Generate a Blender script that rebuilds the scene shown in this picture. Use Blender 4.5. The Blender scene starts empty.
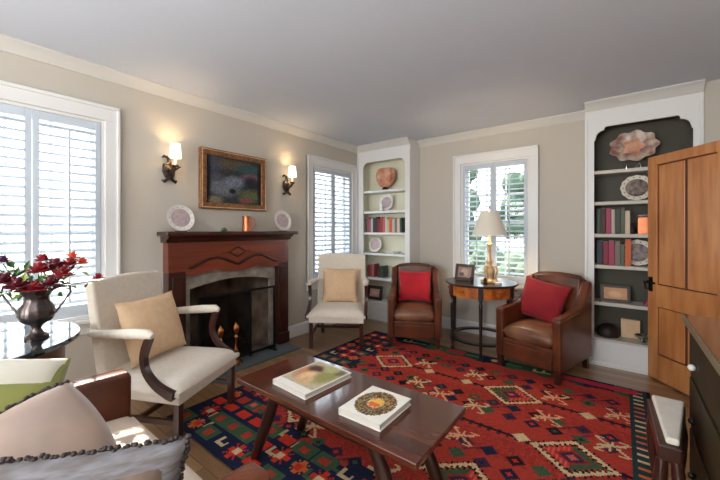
import bpy, bmesh, math, random
from mathutils import Vector, Matrix
random.seed(7)
S = bpy.context.scene
COL = S.collection
R = math.radians
PI = math.pi

# ------------------------------------------------------------ camera, world, sun, exposure
cam_d = bpy.data.cameras.new('camera'); cam = bpy.data.objects.new('camera', cam_d); COL.objects.link(cam)
cam_d.sensor_width = 36.0; cam_d.lens = 336.0*36.0/720.0; cam_d.shift_y = -10.4/720.0
cam_d.clip_start = 0.02; cam_d.clip_end = 200
cam.location = (3.042, 0.0, 1.26); cam.rotation_euler = (R(90), 0, R(37.85))
S.camera = cam
W = bpy.data.worlds.new('world'); S.world = W; W.use_nodes = True
bg = W.node_tree.nodes['Background']; bg.inputs[0].default_value = (0.80, 0.90, 1.0, 1); bg.inputs[1].default_value = 1.9
S.view_settings.view_transform = 'Standard'; S.view_settings.look = 'None'
S.view_settings.gamma = 1.0; S.view_settings.use_curve_mapping = False
S.view_settings.exposure = 1.27
def light(name, kind, loc, rot, energy, color, **k):
    d = bpy.data.lights.new(name, kind); o = bpy.data.objects.new(name, d); COL.objects.link(o)
    o.location = loc; o.rotation_euler = rot; d.energy = energy; d.color = color
    for a, b in k.items(): setattr(d, a, b)
    return o
def cat(P, n=4):      # smooth curve through points (tuples of any length)
    out = []
    for i in range(len(P)-1):
        a, b, c, d = P[max(i-1, 0)], P[i], P[i+1], P[min(i+2, len(P)-1)]
        for k in range(n):
            t = k/n; out.append(tuple(.5*(2*q+(r-p)*t+(2*p-5*q+4*r-w_)*t*t+(3*q-p-3*r+w_)*t**3) for p, q, r, w_ in zip(a, b, c, d)))
    return out+[tuple(P[-1])]
def aim(v): return Vector(v).to_track_quat('-Z', 'Y').to_euler()
light('sun', 'SUN', (-5, 0, 5), aim((math.cos(R(38))*math.cos(R(-7)), math.cos(R(38))*math.sin(R(-7)), -math.sin(R(38)))), 8.0, (1.0, .93, .82), angle=R(0.6))
def portal(name, loc, rot, sx, sy):
    o = light(name, 'AREA', loc, rot, 1.0, (1, 1, 1), shape='RECTANGLE', size=sx, size_y=sy)
    o.data.cycles.is_portal = True
    return o
portal('portal_left_front', (-.12, .42, 1.33), aim((1, 0, 0)), .8, 1.45)
portal('portal_left_back', (-.12, 3.33, 1.33), aim((1, 0, 0)), .8, 1.45)
portal('portal_back', (1.85, 4.22, 1.33), aim((0, -1, 0)), .8, 1.45)
light('rear_fill_light', 'AREA', (1.6, -2.24, 1.35), aim((.25, 1, .05)), 40, (1, .97, .93), shape='RECTANGLE', size=2.3, size_y=1.6)  # unseen area lamp added behind the camera to fill the room
light('rear_ceiling_fill', 'AREA', (2.75, -.9, 1.75), aim((0, .3, 1)), 26, (.93, .96, 1), shape='RECTANGLE', size=2.0, size_y=1.2)  # unseen lamp aimed upward, added to brighten the ceiling
for n_, y_ in (('left_front', .42), ('left_back', 3.33)): light('daylight_'+n_, 'AREA', (-.30, y_, 1.33), aim((1, 0, 0)), 5, (.85, .93, 1), shape='RECTANGLE', size=.9, size_y=1.5)

# ------------------------------------------------------------ materials
def srgb(r, g, b):
    f = lambda c: (c/12.92 if c <= .04045 else ((c+.055)/1.055)**2.4)
    return (f(r/255), f(g/255), f(b/255), 1)
def mat(name, rgb, rough=.6, metal=0, var=0.0, vscale=8, bump=0.0, bscale=60, coat=0, spec=.5, sheen=0, rgb2=None, stretch=None):
    m = bpy.data.materials.new(name); m.use_nodes = True; nt = m.node_tree; N = nt.nodes; Lk = nt.links
    p = N['Principled BSDF']; c = srgb(*rgb)
    p.inputs['Base Color'].default_value = c; p.inputs['Roughness'].default_value = rough; p.inputs['Metallic'].default_value = metal
    p.inputs['Coat Weight'].default_value = coat; p.inputs['Coat Roughness'].default_value = .08
    p.inputs['Specular IOR Level'].default_value = spec
    if sheen: p.inputs['Sheen Weight'].default_value = sheen
    tc = N.new('ShaderNodeTexCoord'); mp = N.new('ShaderNodeMapping'); Lk.new(tc.outputs['Object'], mp.inputs[0])
    if stretch: mp.inputs['Scale'].default_value = stretch
    if var or rgb2:
        n = N.new('ShaderNodeTexNoise'); n.inputs['Scale'].default_value = vscale; n.inputs['Detail'].default_value = 5
        Lk.new(mp.outputs[0], n.inputs['Vector'])
        r = N.new('ShaderNodeValToRGB'); r.color_ramp.elements[0].position = .35; r.color_ramp.elements[1].position = .65
        c2 = srgb(*rgb2) if rgb2 else tuple(min(1, x*(1+var)) for x in c[:3])+(1,)
        c1 = c if rgb2 else tuple(x*(1-var) for x in c[:3])+(1,)
        r.color_ramp.elements[0].color = c1; r.color_ramp.elements[1].color = c2
        Lk.new(n.outputs['Fac'], r.inputs[0]); Lk.new(r.outputs[0], p.inputs['Base Color'])
    if bump:
        n2 = N.new('ShaderNodeTexNoise'); n2.inputs['Scale'].default_value = bscale; n2.inputs['Detail'].default_value = 3
        Lk.new(mp.outputs[0], n2.inputs['Vector']); b = N.new('ShaderNodeBump'); b.inputs['Strength'].default_value = bump; b.inputs['Distance'].default_value = .01
        Lk.new(n2.outputs['Fac'], b.inputs['Height']); Lk.new(b.outputs[0], p.inputs['Normal'])
    return m
def vcmat(name, rough=.8, bump=.3, spec=.3):
    m = mat(name, (128, 128, 128), rough, bump=bump, bscale=250, spec=spec); nt = m.node_tree
    a = nt.nodes.new('ShaderNodeAttribute'); a.attribute_name = 'Col'
    nt.links.new(a.outputs['Color'], nt.nodes['Principled BSDF'].inputs['Base Color'])
    return m
def emis(name, rgb, strength, base=(240, 235, 220)):
    m = mat(name, base, .8); p = m.node_tree.nodes['Principled BSDF']
    p.inputs['Emission Color'].default_value = srgb(*rgb); p.inputs['Emission Strength'].default_value = strength
    return m
def glassmat(name, tint=(1, 1, 1, 1), fac=.05):
    m = bpy.data.materials.new(name); m.use_nodes = True; nt = m.node_tree; nt.nodes.clear()
    o = nt.nodes.new('ShaderNodeOutputMaterial'); mx = nt.nodes.new('ShaderNodeMixShader'); t = nt.nodes.new('ShaderNodeBsdfTransparent'); g = nt.nodes.new('ShaderNodeBsdfGlossy')
    t.inputs[0].default_value = tint; g.inputs['Roughness'].default_value = .02; mx.inputs[0].default_value = fac
    nt.links.new(t.outputs[0], mx.inputs[1]); nt.links.new(g.outputs[0], mx.inputs[2]); nt.links.new(mx.outputs[0], o.inputs[0])
    return m
def meshmat(name, rgb, fac):
    m = bpy.data.materials.new(name); m.use_nodes = True; nt = m.node_tree; nt.nodes.clear()
    o = nt.nodes.new('ShaderNodeOutputMaterial'); mx = nt.nodes.new('ShaderNodeMixShader'); t = nt.nodes.new('ShaderNodeBsdfTransparent'); g = nt.nodes.new('ShaderNodeBsdfDiffuse')
    g.inputs[0].default_value = srgb(*rgb); mx.inputs[0].default_value = fac
    nt.links.new(t.outputs[0], mx.inputs[1]); nt.links.new(g.outputs[0], mx.inputs[2]); nt.links.new(mx.outputs[0], o.inputs[0])
    return m
def floor_mat():
    m = mat('oak_floor', (120, 80, 50), .32, coat=.25); nt = m.node_tree; N = nt.nodes; Lk = nt.links; p = N['Principled BSDF']
    tc = N.new('ShaderNodeTexCoord'); mp = N.new('ShaderNodeMapping'); Lk.new(tc.outputs['Object'], mp.inputs[0])
    br = N.new('ShaderNodeTexBrick'); br.inputs['Scale'].default_value = 1; br.inputs['Brick Width'].default_value = 1.3; br.inputs['Row Height'].default_value = .075
    br.inputs['Mortar Size'].default_value = .0015; br.offset = .37
    br.inputs['Color1'].default_value = srgb(188, 148, 106); br.inputs['Color2'].default_value = srgb(150, 110, 76); br.inputs['Mortar'].default_value = srgb(45, 28, 18)
    Lk.new(mp.outputs[0], br.inputs['Vector'])
    n = N.new('ShaderNodeTexNoise'); n.inputs['Scale'].default_value = 6; n.inputs['Detail'].default_value = 6
    mp2 = N.new('ShaderNodeMapping'); mp2.inputs['Scale'].default_value = (1, 12, 1); Lk.new(tc.outputs['Object'], mp2.inputs[0]); Lk.new(mp2.outputs[0], n.inputs['Vector'])
    mx = N.new('ShaderNodeMixRGB'); mx.blend_type = 'MULTIPLY'; mx.inputs[0].default_value = .5
    Lk.new(br.outputs['Color'], mx.inputs[1]); Lk.new(n.outputs['Fac'], mx.inputs[2]); Lk.new(mx.outputs[0], p.inputs['Base Color'])
    return m
M = {}
M['wall'] = mat('wall_paint', (194, 187, 175), .75, bump=.05, bscale=90)
M['ceil'] = mat('ceiling_paint', (204, 210, 220), .7, bump=.04, bscale=70)
M['crown'] = mat('crown_paint', (206, 204, 198), .5)
M['white'] = mat('white_trim_paint', (226, 226, 224), .4)
M['shutter'] = mat('shutter_paint', (196, 206, 216), .45)
M['cream_back'] = mat('cream_green_paint', (226, 224, 202), .6)
M['olive'] = mat('dark_olive_paint', (70, 66, 52), .6)
M['shelf_grey'] = mat('grey_shelf_paint', (196, 192, 180), .5)
M['floor'] = floor_mat()
M['slate'] = mat('hearth_slate', (92, 102, 106), .45, var=.2, vscale=5, bump=.1)
M['stone'] = mat('surround_plaster', (168, 160, 146), .7, rgb2=(120, 112, 102), vscale=7, bump=.3)
M['brick'] = mat('sooty_brick', (84, 70, 60), .85, rgb2=(140, 118, 98), vscale=6, bump=.6, bscale=20)
M['mahog'] = mat('mahogany_mantel', (134, 62, 38), .3, rgb2=(98, 42, 28), vscale=5, stretch=(1, .25, 3), coat=.4)
M['mahogdk'] = mat('dark_mahogany', (70, 34, 26), .3, rgb2=(46, 22, 18), vscale=6, coat=.3)
M['table'] = mat('polished_walnut', (98, 50, 34), .12, rgb2=(66, 34, 24), vscale=4, stretch=(.5, 4, 1), coat=.6, spec=.5)
M['darkleg'] = mat('dark_turned_wood', (58, 30, 22), .3, coat=.3)
M['ebony'] = mat('ebonised_wood', (34, 26, 24), .3, coat=.3)
M['burl'] = mat('orange_burl_veneer', (206, 118, 48), .25, rgb2=(150, 74, 30), vscale=14, coat=.5)
M['linen'] = mat('ivory_linen', (226, 216, 200), .85, var=.04, vscale=40, bump=.2, bscale=300, sheen=.2)
M['gold_linen'] = mat('golden_beige_fabric', (224, 190, 152), .8, var=.05, vscale=30, bump=.2, bscale=250)
M['leather'] = mat('tan_brown_leather', (112, 58, 34), .3, rgb2=(74, 36, 22), vscale=5, bump=.15, bscale=120)
M['leather_seat'] = mat('pale_leather_seat', (140, 98, 70), .3, rgb2=(98, 58, 38), vscale=4, bump=.15, bscale=120)  # paler leather colour for the club chair seat cushions
M['brass_nail'] = mat('aged_brass', (140, 104, 60), .35, metal=.9)
M['brass'] = mat('polished_brass', (176, 118, 72), .25, metal=1)
M['gilt'] = mat('gilt_gold', (206, 176, 136), .45, metal=.4, var=.2, vscale=20)
M['red'] = mat('crimson_velvet', (186, 24, 40), .85, var=.1, vscale=9, bump=.2, bscale=200, sheen=.08)
M['red2'] = mat('deep_red_velvet', (140, 14, 30), .85, var=.12, vscale=9, bump=.2, bscale=200, sheen=.08)
M['iron'] = mat('black_iron', (26, 24, 24), .5, metal=.6)
M['bronze'] = mat('dark_bronze_sconce', (52, 42, 36), .5, metal=.4, bump=.3)
M['shade_lit'] = emis('lit_sconce_shade', (255, 226, 184), 1.5)
M['shade'] = emis('parchment_shade', (255, 236, 205), .04, base=(214, 208, 194))
M['shade_grey'] = mat('mauve_grey_shade', (150, 140, 142), .8)
M['china'] = mat('white_china', (228, 224, 218), .2, coat=.3)
M['china_blue'] = mat('grey_blue_glaze', (168, 156, 164), .3, rgb2=(200, 176, 172), vscale=40)
M['dark_glaze'] = mat('dark_transfer_glaze', (70, 64, 66), .3, rgb2=(160, 140, 130), vscale=25)
M['copper'] = mat('copper', (196, 118, 82), .3, metal=.8, var=.15)
M['copper_bowl'] = mat('copper_lustre', (186, 112, 82), .4, rgb2=(226, 178, 150), vscale=10)
M['pine'] = mat('honey_pine', (206, 142, 86), .3, rgb2=(178, 112, 62), vscale=5, stretch=(3, 3, .4), coat=.35)
M['groove'] = mat('pine_groove', (92, 50, 26), .5)
M['pewter'] = mat('tarnished_silver', (110, 100, 98), .28, metal=.9, rgb2=(70, 60, 58), vscale=12)
M['silver'] = mat('bright_silver', (200, 200, 198), .2, metal=1)
M['blacktop'] = mat('black_polished_top', (26, 34, 40), .06, coat=.6)
M['redwood'] = mat('red_brown_table_wood', (84, 34, 28), .3, coat=.3)
M['desk'] = mat('dark_olive_brown_wood', (66, 52, 30), .6, rgb2=(46, 38, 24), vscale=4, stretch=(1, 1, .3), spec=.2)
M['desktop'] = mat('glossy_brown_desk_top', (96, 68, 54), .1, rgb2=(80, 56, 44), vscale=4, coat=.6)
M['desk_edge'] = mat('pale_desk_edge', (132, 112, 84), .35)  # paler strip along the front edge of the desk top
M['sunlit_seat'] = mat('sunlit_sofa_leather', (206, 188, 168), .7, var=.05, vscale=15, bump=.2, bscale=200)  # pale colour stands in for sun on the brown leather seat
M['taupe'] = mat('taupe_silk', (176, 150, 130), .45, rgb2=(152, 130, 118), vscale=5, sheen=.4)
M['greyblue'] = mat('grey_blue_cushion', (138, 136, 140), .7, rgb2=(112, 104, 100), vscale=18, stretch=(1, 6, 1))
M['green'] = mat('moss_green_silk', (150, 152, 74), .55, rgb2=(120, 130, 66), vscale=5, sheen=.3)
M['palecream'] = mat('pale_cream_silk', (226, 220, 202), .5)
M['brownsilk'] = mat('brown_figured_silk', (134, 112, 98), .6, rgb2=(96, 78, 68), vscale=12)
M['fringe'] = mat('dark_bead_fringe', (50, 38, 34), .6, var=.3, vscale=60)
M['grass'] = mat('lawn', (92, 120, 80), .9, var=.2, vscale=2)
M['drive'] = mat('pale_driveway', (190, 186, 180), .9, var=.06, vscale=1)
M['hedge'] = mat('hedge_leaves', (58, 84, 58), .8, var=.4, vscale=14, bump=.8, bscale=18)
M['trunk'] = mat('tree_bark', (86, 74, 64), .9, var=.3, vscale=10)
M['glass'] = glassmat('window_glass')
M['screenmesh'] = meshmat('fire_screen_mesh', (20, 20, 20), .5)
M['soot'] = mat('soot_black', (18, 17, 17), .9)
M['paper'] = mat('book_pages', (222, 216, 202), .8)
M['mauve'] = mat('dark_burgundy_petal', (92, 16, 34), .6, var=.3, vscale=30)
M['redpetal'] = mat('red_petal', (138, 24, 36), .6, var=.25, vscale=30)
M['coral'] = mat('coral_orange_petal', (214, 92, 60), .6, var=.2, vscale=30)
M['plum'] = mat('plum_petal', (74, 32, 72), .6, var=.25, vscale=30)
M['leaf'] = mat('green_leaf', (70, 104, 48), .5, var=.3, vscale=20)
M['lime'] = mat('lime_leaf', (150, 170, 80), .5, var=.2, vscale=20)
M['rug'] = vcmat('kilim_wool', .92, .35, .15)
M['print'] = vcmat('printed_paper', .6, 0, .2)
M['canvas'] = vcmat('oil_canvas', .6, .2, .2)
M['frame_gold'] = mat('gilt_brown_frame', (146, 98, 56), .4, rgb2=(104, 64, 36), vscale=40, bump=.6, bscale=50)
M['frame_dark'] = mat('dark_picture_frame', (62, 44, 36), .4)
M['frame_silver'] = mat('grey_silver_frame', (120, 112, 106), .4, metal=.3)
M['candle'] = mat('ivory_candle_sleeve', (230, 222, 200), .5)
BOOKC = [(126, 38, 52), (60, 74, 62), (188, 176, 160), (150, 54, 48), (70, 40, 38), (178, 96, 92), (206, 190, 168), (44, 48, 66), (196, 98, 52), (120, 110, 104), (160, 60, 90), (90, 96, 76)]
BM = [mat('book_cloth', c, .6) for c in BOOKC]

# ------------------------------------------------------------ mesh builder
class MB:
    def __init__(s, T=None): s.v = []; s.f = []; s.T = T or Matrix.Identity(4); s.c = []
    def add(s, vs, fs, T=None):
        n = len(s.v); X = s.T @ T if T is not None else s.T
        s.v += [tuple(X @ Vector(p)) for p in vs]; s.f += [tuple(n+i for i in f) for f in fs]; return s
    def box(s, a, b, T=None):
        (x0, y0, z0), (x1, y1, z1) = a, b
        x0, x1 = min(x0, x1), max(x0, x1); y0, y1 = min(y0, y1), max(y0, y1); z0, z1 = min(z0, z1), max(z0, z1)
        return s.add([(x0,y0,z0),(x1,y0,z0),(x1,y1,z0),(x0,y1,z0),(x0,y0,z1),(x1,y0,z1),(x1,y1,z1),(x0,y1,z1)],
            [(0,3,2,1),(4,5,6,7),(0,1,5,4),(1,2,6,5),(2,3,7,6),(3,0,4,7)], T)
    def lathe(s, prof, c=(0,0,0), n=24, T=None, lobes=0, lamp=0.0, sx=1, sy=1):
        vs = []; fs = []
        for (r, z) in prof:
            for i in range(n):
                a = 2*PI*i/n; k = r*(1+lamp*math.cos(lobes*a)) if lobes else r
                vs.append((c[0]+k*math.cos(a)*sx, c[1]+k*math.sin(a)*sy, c[2]+z))
        m = len(prof)
        for j in range(m-1):
            for i in range(n): fs.append((j*n+i, j*n+(i+1)%n, (j+1)*n+(i+1)%n, (j+1)*n+i))
        if m > 3 and prof[0][0] > 1e-4 and prof[-1][0] > 1e-4 and abs(prof[0][1]-prof[-1][1]) < 1e-4:      # hollow ring: close the profile
            for i in range(n): fs.append(((m-1)*n+i, (m-1)*n+(i+1)%n, (i+1)%n, i))
        else:
            if prof[0][0] > 1e-4: fs.append(tuple(range(n-1, -1, -1)))
            if prof[-1][0] > 1e-4: fs.append(tuple((m-1)*n+i for i in range(n)))
        return s.add(vs, fs, T)
    def tube(s, pts, r, n=8, T=None):
        P = [Vector(p) for p in pts]; rs = r if isinstance(r, (list, tuple)) else [r]*len(P); vs = []; fs = []
        up = None
        for i, p in enumerate(P):
            t = (P[min(i+1, len(P)-1)]-P[max(i-1, 0)]).normalized()
            if up is None: up = Vector((0,0,1)) if abs(t.z) < .9 else Vector((1,0,0))
            u = t.cross(up).normalized(); w = u.cross(t).normalized(); up = w
            for k in range(n):
                a = 2*PI*k/n; q = p+(u*math.cos(a)+w*math.sin(a))*rs[i]; vs.append(tuple(q))
        for i in range(len(P)-1):
            for k in range(n): fs.append((i*n+k, i*n+(k+1)%n, (i+1)*n+(k+1)%n, (i+1)*n+k))
        fs.append(tuple(range(n-1, -1, -1))); fs.append(tuple((len(P)-1)*n+k for k in range(n)))
        return s.add(vs, fs, T)
    def sqtube(s, pts, w, h=None, T=None):      # rectangular bar following points in the yz plane; w across x, h thickness
        h = h or w; P = [Vector(p) for p in pts]; vs = []; fs = []
        ws = w if isinstance(w, (list, tuple)) else [w]*len(P); hs = h if isinstance(h, (list, tuple)) else [h]*len(P)
        for i, p in enumerate(P):
            t = (P[min(i+1, len(P)-1)]-P[max(i-1, 0)]).normalized(); nrm = Vector((1,0,0)).cross(t).normalized(); X = Vector((1,0,0))
            for a, b in ((-1,-1),(1,-1),(1,1),(-1,1)): vs.append(tuple(p+X*a*ws[i]/2+nrm*b*hs[i]/2))
        for i in range(len(P)-1):
            for k in range(4): fs.append((i*4+k, i*4+(k+1)%4, (i+1)*4+(k+1)%4, (i+1)*4+k))
        fs.append((3,2,1,0)); fs.append(tuple((len(P)-1)*4+k for k in range(4)))
        return s.add(vs, fs, T)
    def prism(s, poly, a0, a1, axis='x', T=None):   # polygon in the other two axes
        def P(u, w, a): return (a, u, w) if axis == 'x' else ((u, a, w) if axis == 'y' else (u, w, a))
        n = len(poly); vs = [P(u, w, a0) for u, w in poly]+[P(u, w, a1) for u, w in poly]
        fs = [tuple(range(n-1, -1, -1)), tuple(range(n, 2*n))]+[(i, (i+1)%n, n+(i+1)%n, n+i) for i in range(n)]
        return s.add(vs, fs, T)
    def ball(s, c, r, n=12, m=8, sc=(1,1,1), T=None):
        prof = [(max(1e-5, math.sin(PI*j/m))*r, -math.cos(PI*j/m)*r) for j in range(m+1)]
        X = Matrix.Translation(c) @ Matrix.Diagonal((*sc, 1)); X = T @ X if T is not None else X
        return s.lathe(prof, n=n, T=X)
    def pillow(s, w, h, t, T=None, n=18, pinch=.07, dome=.45):
        vs = []; idx = {}; fs = []
        for side in (1, -1):
            for i in range(n+1):
                for j in range(n+1):
                    u = -1+2*i/n; v = -1+2*j/n; edge = i in (0, n) or j in (0, n)
                    if side == -1 and edge: idx[(side, i, j)] = idx[(1, i, j)]; continue
                    x = w/2*u*(1-pinch*(1-v*v)); y = h/2*v*(1-pinch*(1-u*u))
                    z = side*t/2*((1-u*u)*(1-v*v))**dome if not edge else 0
                    idx[(side, i, j)] = len(vs); vs.append((x, y, z))
        for side in (1, -1):
            for i in range(n):
                for j in range(n):
                    q = (idx[(side,i,j)], idx[(side,i+1,j)], idx[(side,i+1,j+1)], idx[(side,i,j+1)])
                    fs.append(q if side == 1 else q[::-1])
        return s.add(vs, fs, T)
    def build(s, name, m, parent=None, smooth=None, bevel=0, seg=2, colors=None, loc=None):
        me = bpy.data.meshes.new(name); me.from_pydata(s.v, [], s.f)
        bm = bmesh.new(); bm.from_mesh(me)
        if not colors: bmesh.ops.recalc_face_normals(bm, faces=bm.faces)
        bm.to_mesh(me); bm.free()
        me.materials.append(m)
        if colors:
            a = me.color_attributes.new('Col', 'FLOAT_COLOR', 'CORNER')
            data = []
            for poly in me.polygons:
                c = colors[poly.index]
                for _ in poly.loop_indices: data.extend(c)
            a.data.foreach_set('color', data)
        o = bpy.data.objects.new(name, me); COL.objects.link(o)
        if parent: o.parent = parent
        if loc: o.location = loc
        if bevel:
            b = o.modifiers.new('bevel', 'BEVEL'); b.width = bevel; b.segments = seg; b.limit_method = 'ANGLE'; b.angle_limit = R(40)
            me.polygons.foreach_set('use_smooth', [True]*len(me.polygons))
            wn = o.modifiers.new('wn', 'WEIGHTED_NORMAL'); wn.keep_sharp = True
        elif smooth:
            me.polygons.foreach_set('use_smooth', [True]*len(me.polygons))
            me.set_sharp_from_angle(angle=R(smooth))
        return o
def tag(o, label=None, cat=None, group=None, kind=None):
    if label: o['label'] = label
    if cat: o['category'] = cat
    if group: o['group'] = group
    if kind: o['kind'] = kind
    return o
def empty(name, loc, rz=0, label=None, cat=None, group=None, kind=None):
    o = bpy.data.objects.new(name, None); COL.objects.link(o); o.location = loc; o.rotation_euler = (0, 0, rz); o.empty_display_size = .1
    return tag(o, label, cat, group, kind)
def dup(root, loc=None, rz=None, label=None):
    def cp(o, parent):
        c = o.copy(); COL.objects.link(c)
        if parent: c.parent = parent
        for ch in [x for x in COL.objects if x.parent == o]: cp(ch, c)
        return c
    r = cp(root, None)
    if loc: r.location = loc
    if rz is not None: r.rotation_euler = (0, 0, rz)
    if label: r['label'] = label
    return r
def TR(loc=(0,0,0), rx=0, ry=0, rz=0):
    return Matrix.Translation(loc) @ Matrix.Rotation(rz, 4, 'Z') @ Matrix.Rotation(ry, 4, 'Y') @ Matrix.Rotation(rx, 4, 'X')
def arcpts(cx, cy, r, a0, a1, n=8): return [(cx+r*math.cos(a0+(a1-a0)*i/n), cy+r*math.sin(a0+(a1-a0)*i/n)) for i in range(n+1)]

# ------------------------------------------------------------ room shell
XR = 3.74; YB = 4.086; YN = -2.2; H = 2.45; TK = .16
MB().box((-TK, YN-TK, -.1), (XR+TK, YB+TK, 0)).build('floor', M['floor'])['kind'] = 'structure'
MB().box((-TK, YN-TK, H), (XR+TK, YB+TK, H+.1)).build('ceiling', M['ceil'])['kind'] = 'structure'
WZ0, WZ1 = .62, 2.07
w = MB()      # left wall with two window openings and a firebox
ys = [YN-TK, .03, .807, 1.40, 2.29, 2.94, 3.717, YB+TK]
for a, b, kind in zip(ys[:-1], ys[1:], ['s', 'w', 's', 'f', 's', 'w', 's']):
    if kind == 's': w.box((-TK, a, 0), (0, b, H))
    elif kind == 'w': w.box((-TK, a, 0), (0, b, WZ0)); w.box((-TK, a, WZ1), (0, b, H))
    else: w.box((-TK, a, .80), (0, b, H))
w.build('wall_left', M['wall'])['kind'] = 'structure'
w = MB(); w.box((0, YB, 0), (1.465, YB+TK, H)); w.box((2.24, YB, 0), (XR, YB+TK, H)); w.box((1.465, YB, 0), (2.24, YB+TK, WZ0)); w.box((1.465, YB, WZ1), (2.24, YB+TK, H))
w.box((3.57, 3.84, 0), (XR, YB, H))
w.build('wall_back', M['wall'])['kind'] = 'structure'
w = MB(); w.box((XR, YN-TK, 0), (XR+TK, 2.36, H)); w.box((XR, 3.24, 0), (XR+TK, YB+TK, H)); w.box((XR, 2.36, 1.95), (XR+TK, 3.24, H))
w.build('wall_right', M['wall'])['kind'] = 'structure'
w = MB(); w.box((0, YN-TK, 0), (.4, YN, H)); w.box((2.8, YN-TK, 0), (XR, YN, H)); w.box((.4, YN-TK, 0), (2.8, YN, .5)); w.box((.4, YN-TK, 2.15), (2.8, YN, H))
w.build('wall_front', M['wall'])['kind'] = 'structure'
# hallway beyond the doorway in the right wall (closed off)
w = MB(); w.box((XR+TK, 2.1, 0), (XR+TK+.05, 3.5, H))
w.build('wall_hallway', M['wall'])['kind'] = 'structure'
# crown moulding profile (depth out of wall, z)
crown = [(0, H), (.07, H), (.07, H-.012), (.045, H-.03), (.02, H-.06), (.012, H-.078), (0, H-.078)]
w = MB(); w.prism([(d, z) for d, z in crown], YN, 3.834, 'y'); w.build('crown_moulding_left', M['crown'], smooth=40)['kind'] = 'structure'
w = MB(); w.prism([(YB-d, z) for d, z in crown], .885, 2.77, 'x'); w.build('crown_moulding_back', M['crown'], smooth=40)['kind'] = 'structure'
w = MB(); w.prism([(XR-d, z) for d, z in crown], YN, 3.84, 'y'); w.build('crown_moulding_right', M['crown'], smooth=40)['kind'] = 'structure'
bb = [(0, 0), (.018, 0), (.018, .12), (.01, .14), (0, .14)]
w = MB(); w.prism(bb, YN, 1.21, 'y'); w.prism(bb, 2.485, 3.83, 'y'); w.build('baseboard_left', M['white'])['kind'] = 'structure'
w = MB(); w.prism([(YB-d, z) for d, z in bb], .89, 2.765, 'x'); w.build('baseboard_back', M['white'])['kind'] = 'structure'
w = MB(); w.prism([(XR-d, z) for d, z in bb], YN, 2.28, 'y'); w.prism([(XR-d, z) for d, z in bb], 3.32, 3.84, 'y'); w.build('baseboard_right', M['white'])['kind'] = 'structure'

# windows: built in local coords: x along wall (-w/2..w/2), y=0 wall plane, room at -y, outside +y
def window(name, loc, rz, ow, z0, z1, shutters=True, tilt=18):
    e = empty(name, loc, rz, kind='structure')
    c = .095; hw = ow/2
    f = MB(); f.box((-hw-c, -.022, z0-.03), (-hw, 0, z1)); f.box((hw, -.022, z0-.03), (hw+c, 0, z1)); f.box((-hw-c, -.022, z1), (hw+c, 0, z1+.10))
    f.box((-hw-c-.0, -.034, z1+.085), (hw+c+.0, 0, z1+.11)); f.box((-hw-c, -.034, z0-.03), (-hw-c+.02, 0, z1+.1)); f.box((hw+c-.02, -.034, z0-.03), (hw+c, 0, z1+.1))
    f.build('casing', M['white'], e, bevel=.004)
    f = MB(); f.box((-hw-c-.02, -.055, z0-.03), (hw+c+.02, 0, z0)); f.box((-hw-c, -.016, z0-.11), (hw+c, 0, z0-.03)); f.build('sill', M['white'], e, bevel=.004)
    f = MB(); t = .02
    f.box((-hw, 0, z0), (-hw+t, .14, z1)); f.box((hw-t, 0, z0), (hw, .14, z1)); f.box((-hw+t, 0, z1-t), (hw-t, .14, z1)); f.box((-hw+t, 0, z0), (hw-t, .14, z0+t)); f.build('jamb', M['white'], e)
    # sashes with muntins
    zm = (z0+z1)/2
    for (a, b, yy) in ((z0+t, zm+.02, .085), (zm-.02, z1-t, .115)):
        f = MB(); x0 = -hw+t; x1 = hw-t; s = .038
        f.box((x0, yy, a), (x0+s, yy+.025, b)); f.box((x1-s, yy, a), (x1, yy+.025, b)); f.box((x0+s, yy, a), (x1-s, yy+.025, a+s)); f.box((x0+s, yy, b-s), (x1-s, yy+.025, b))
        for k in (1, 2): xm = x0+s+(x1-x0-2*s)*k/3; f.box((xm-.008, yy+.004, a+s), (xm+.008, yy+.021, b-s))
        f.box((x0+s, yy+.004, (a+b)/2-.008), (x1-s, yy+.021, (a+b)/2+.008))
        sa = f.build('sash', M['white'], e)
        g = MB(); g.box((x0+s, yy+.011, a+s), (x1-s, yy+.014, b-s)); g.build('pane', M['glass'], sa)
    if shutters:
        x0 = -hw+t; x1 = hw-t; W2 = (x1-x0)/2
        for sgn in (0, 1):
            a = x0+sgn*W2+.002; b = a+W2-.004; s = .033; za = z0+t+.004; zb = z1-t-.004; rt = .085
            f = MB(); f.box((a, -.006, za), (a+s, .022, zb)); f.box((b-s, -.006, za), (b, .022, zb)); f.box((a+s, -.006, zb-.055), (b-s, .022, zb)); f.box((a+s, -.006, za), (b-s, .022, za+rt))
            sp = f.build('shutter_panel', M['shutter'], e, bevel=.003)
            la = za+rt; lb = zb-.055; n = int((lb-la)/.058); st = (lb-la)/n
            f = MB()
            prof = [(-.03, 0), (-.018, .0045), (0, .006), (.018, .0045), (.03, 0), (.018, -.0045), (0, -.006), (-.018, -.0045)]
            for k in range(n): f.prism(prof, a+s+.001, b-s-.001, 'x', TR((0, .008, la+st*(k+.5)), rx=R(-tilt)))
            f.build('louvres', M['shutter'], sp, smooth=50)
            f = MB(); f.box(((a+b)/2-.006, -.034, la+.03), ((a+b)/2+.006, -.024, lb-.03)); f.build('tilt_rod', M['shutter'], sp)
    return e
window('window_1', (0, .4185, 0), R(90), .777, WZ0, WZ1, tilt=-33)
window('window_2', (0, 3.3285, 0), R(90), .777, WZ0, WZ1, tilt=-33)
window('window_3', (1.8525, YB, 0), 0, .775, WZ0, WZ1, tilt=-16)
window('window_4', (1.6, YN, 0), R(180), 2.4, .5, 2.15, shutters=False)  # unseen window, added behind the camera to bring in fill light

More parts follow.
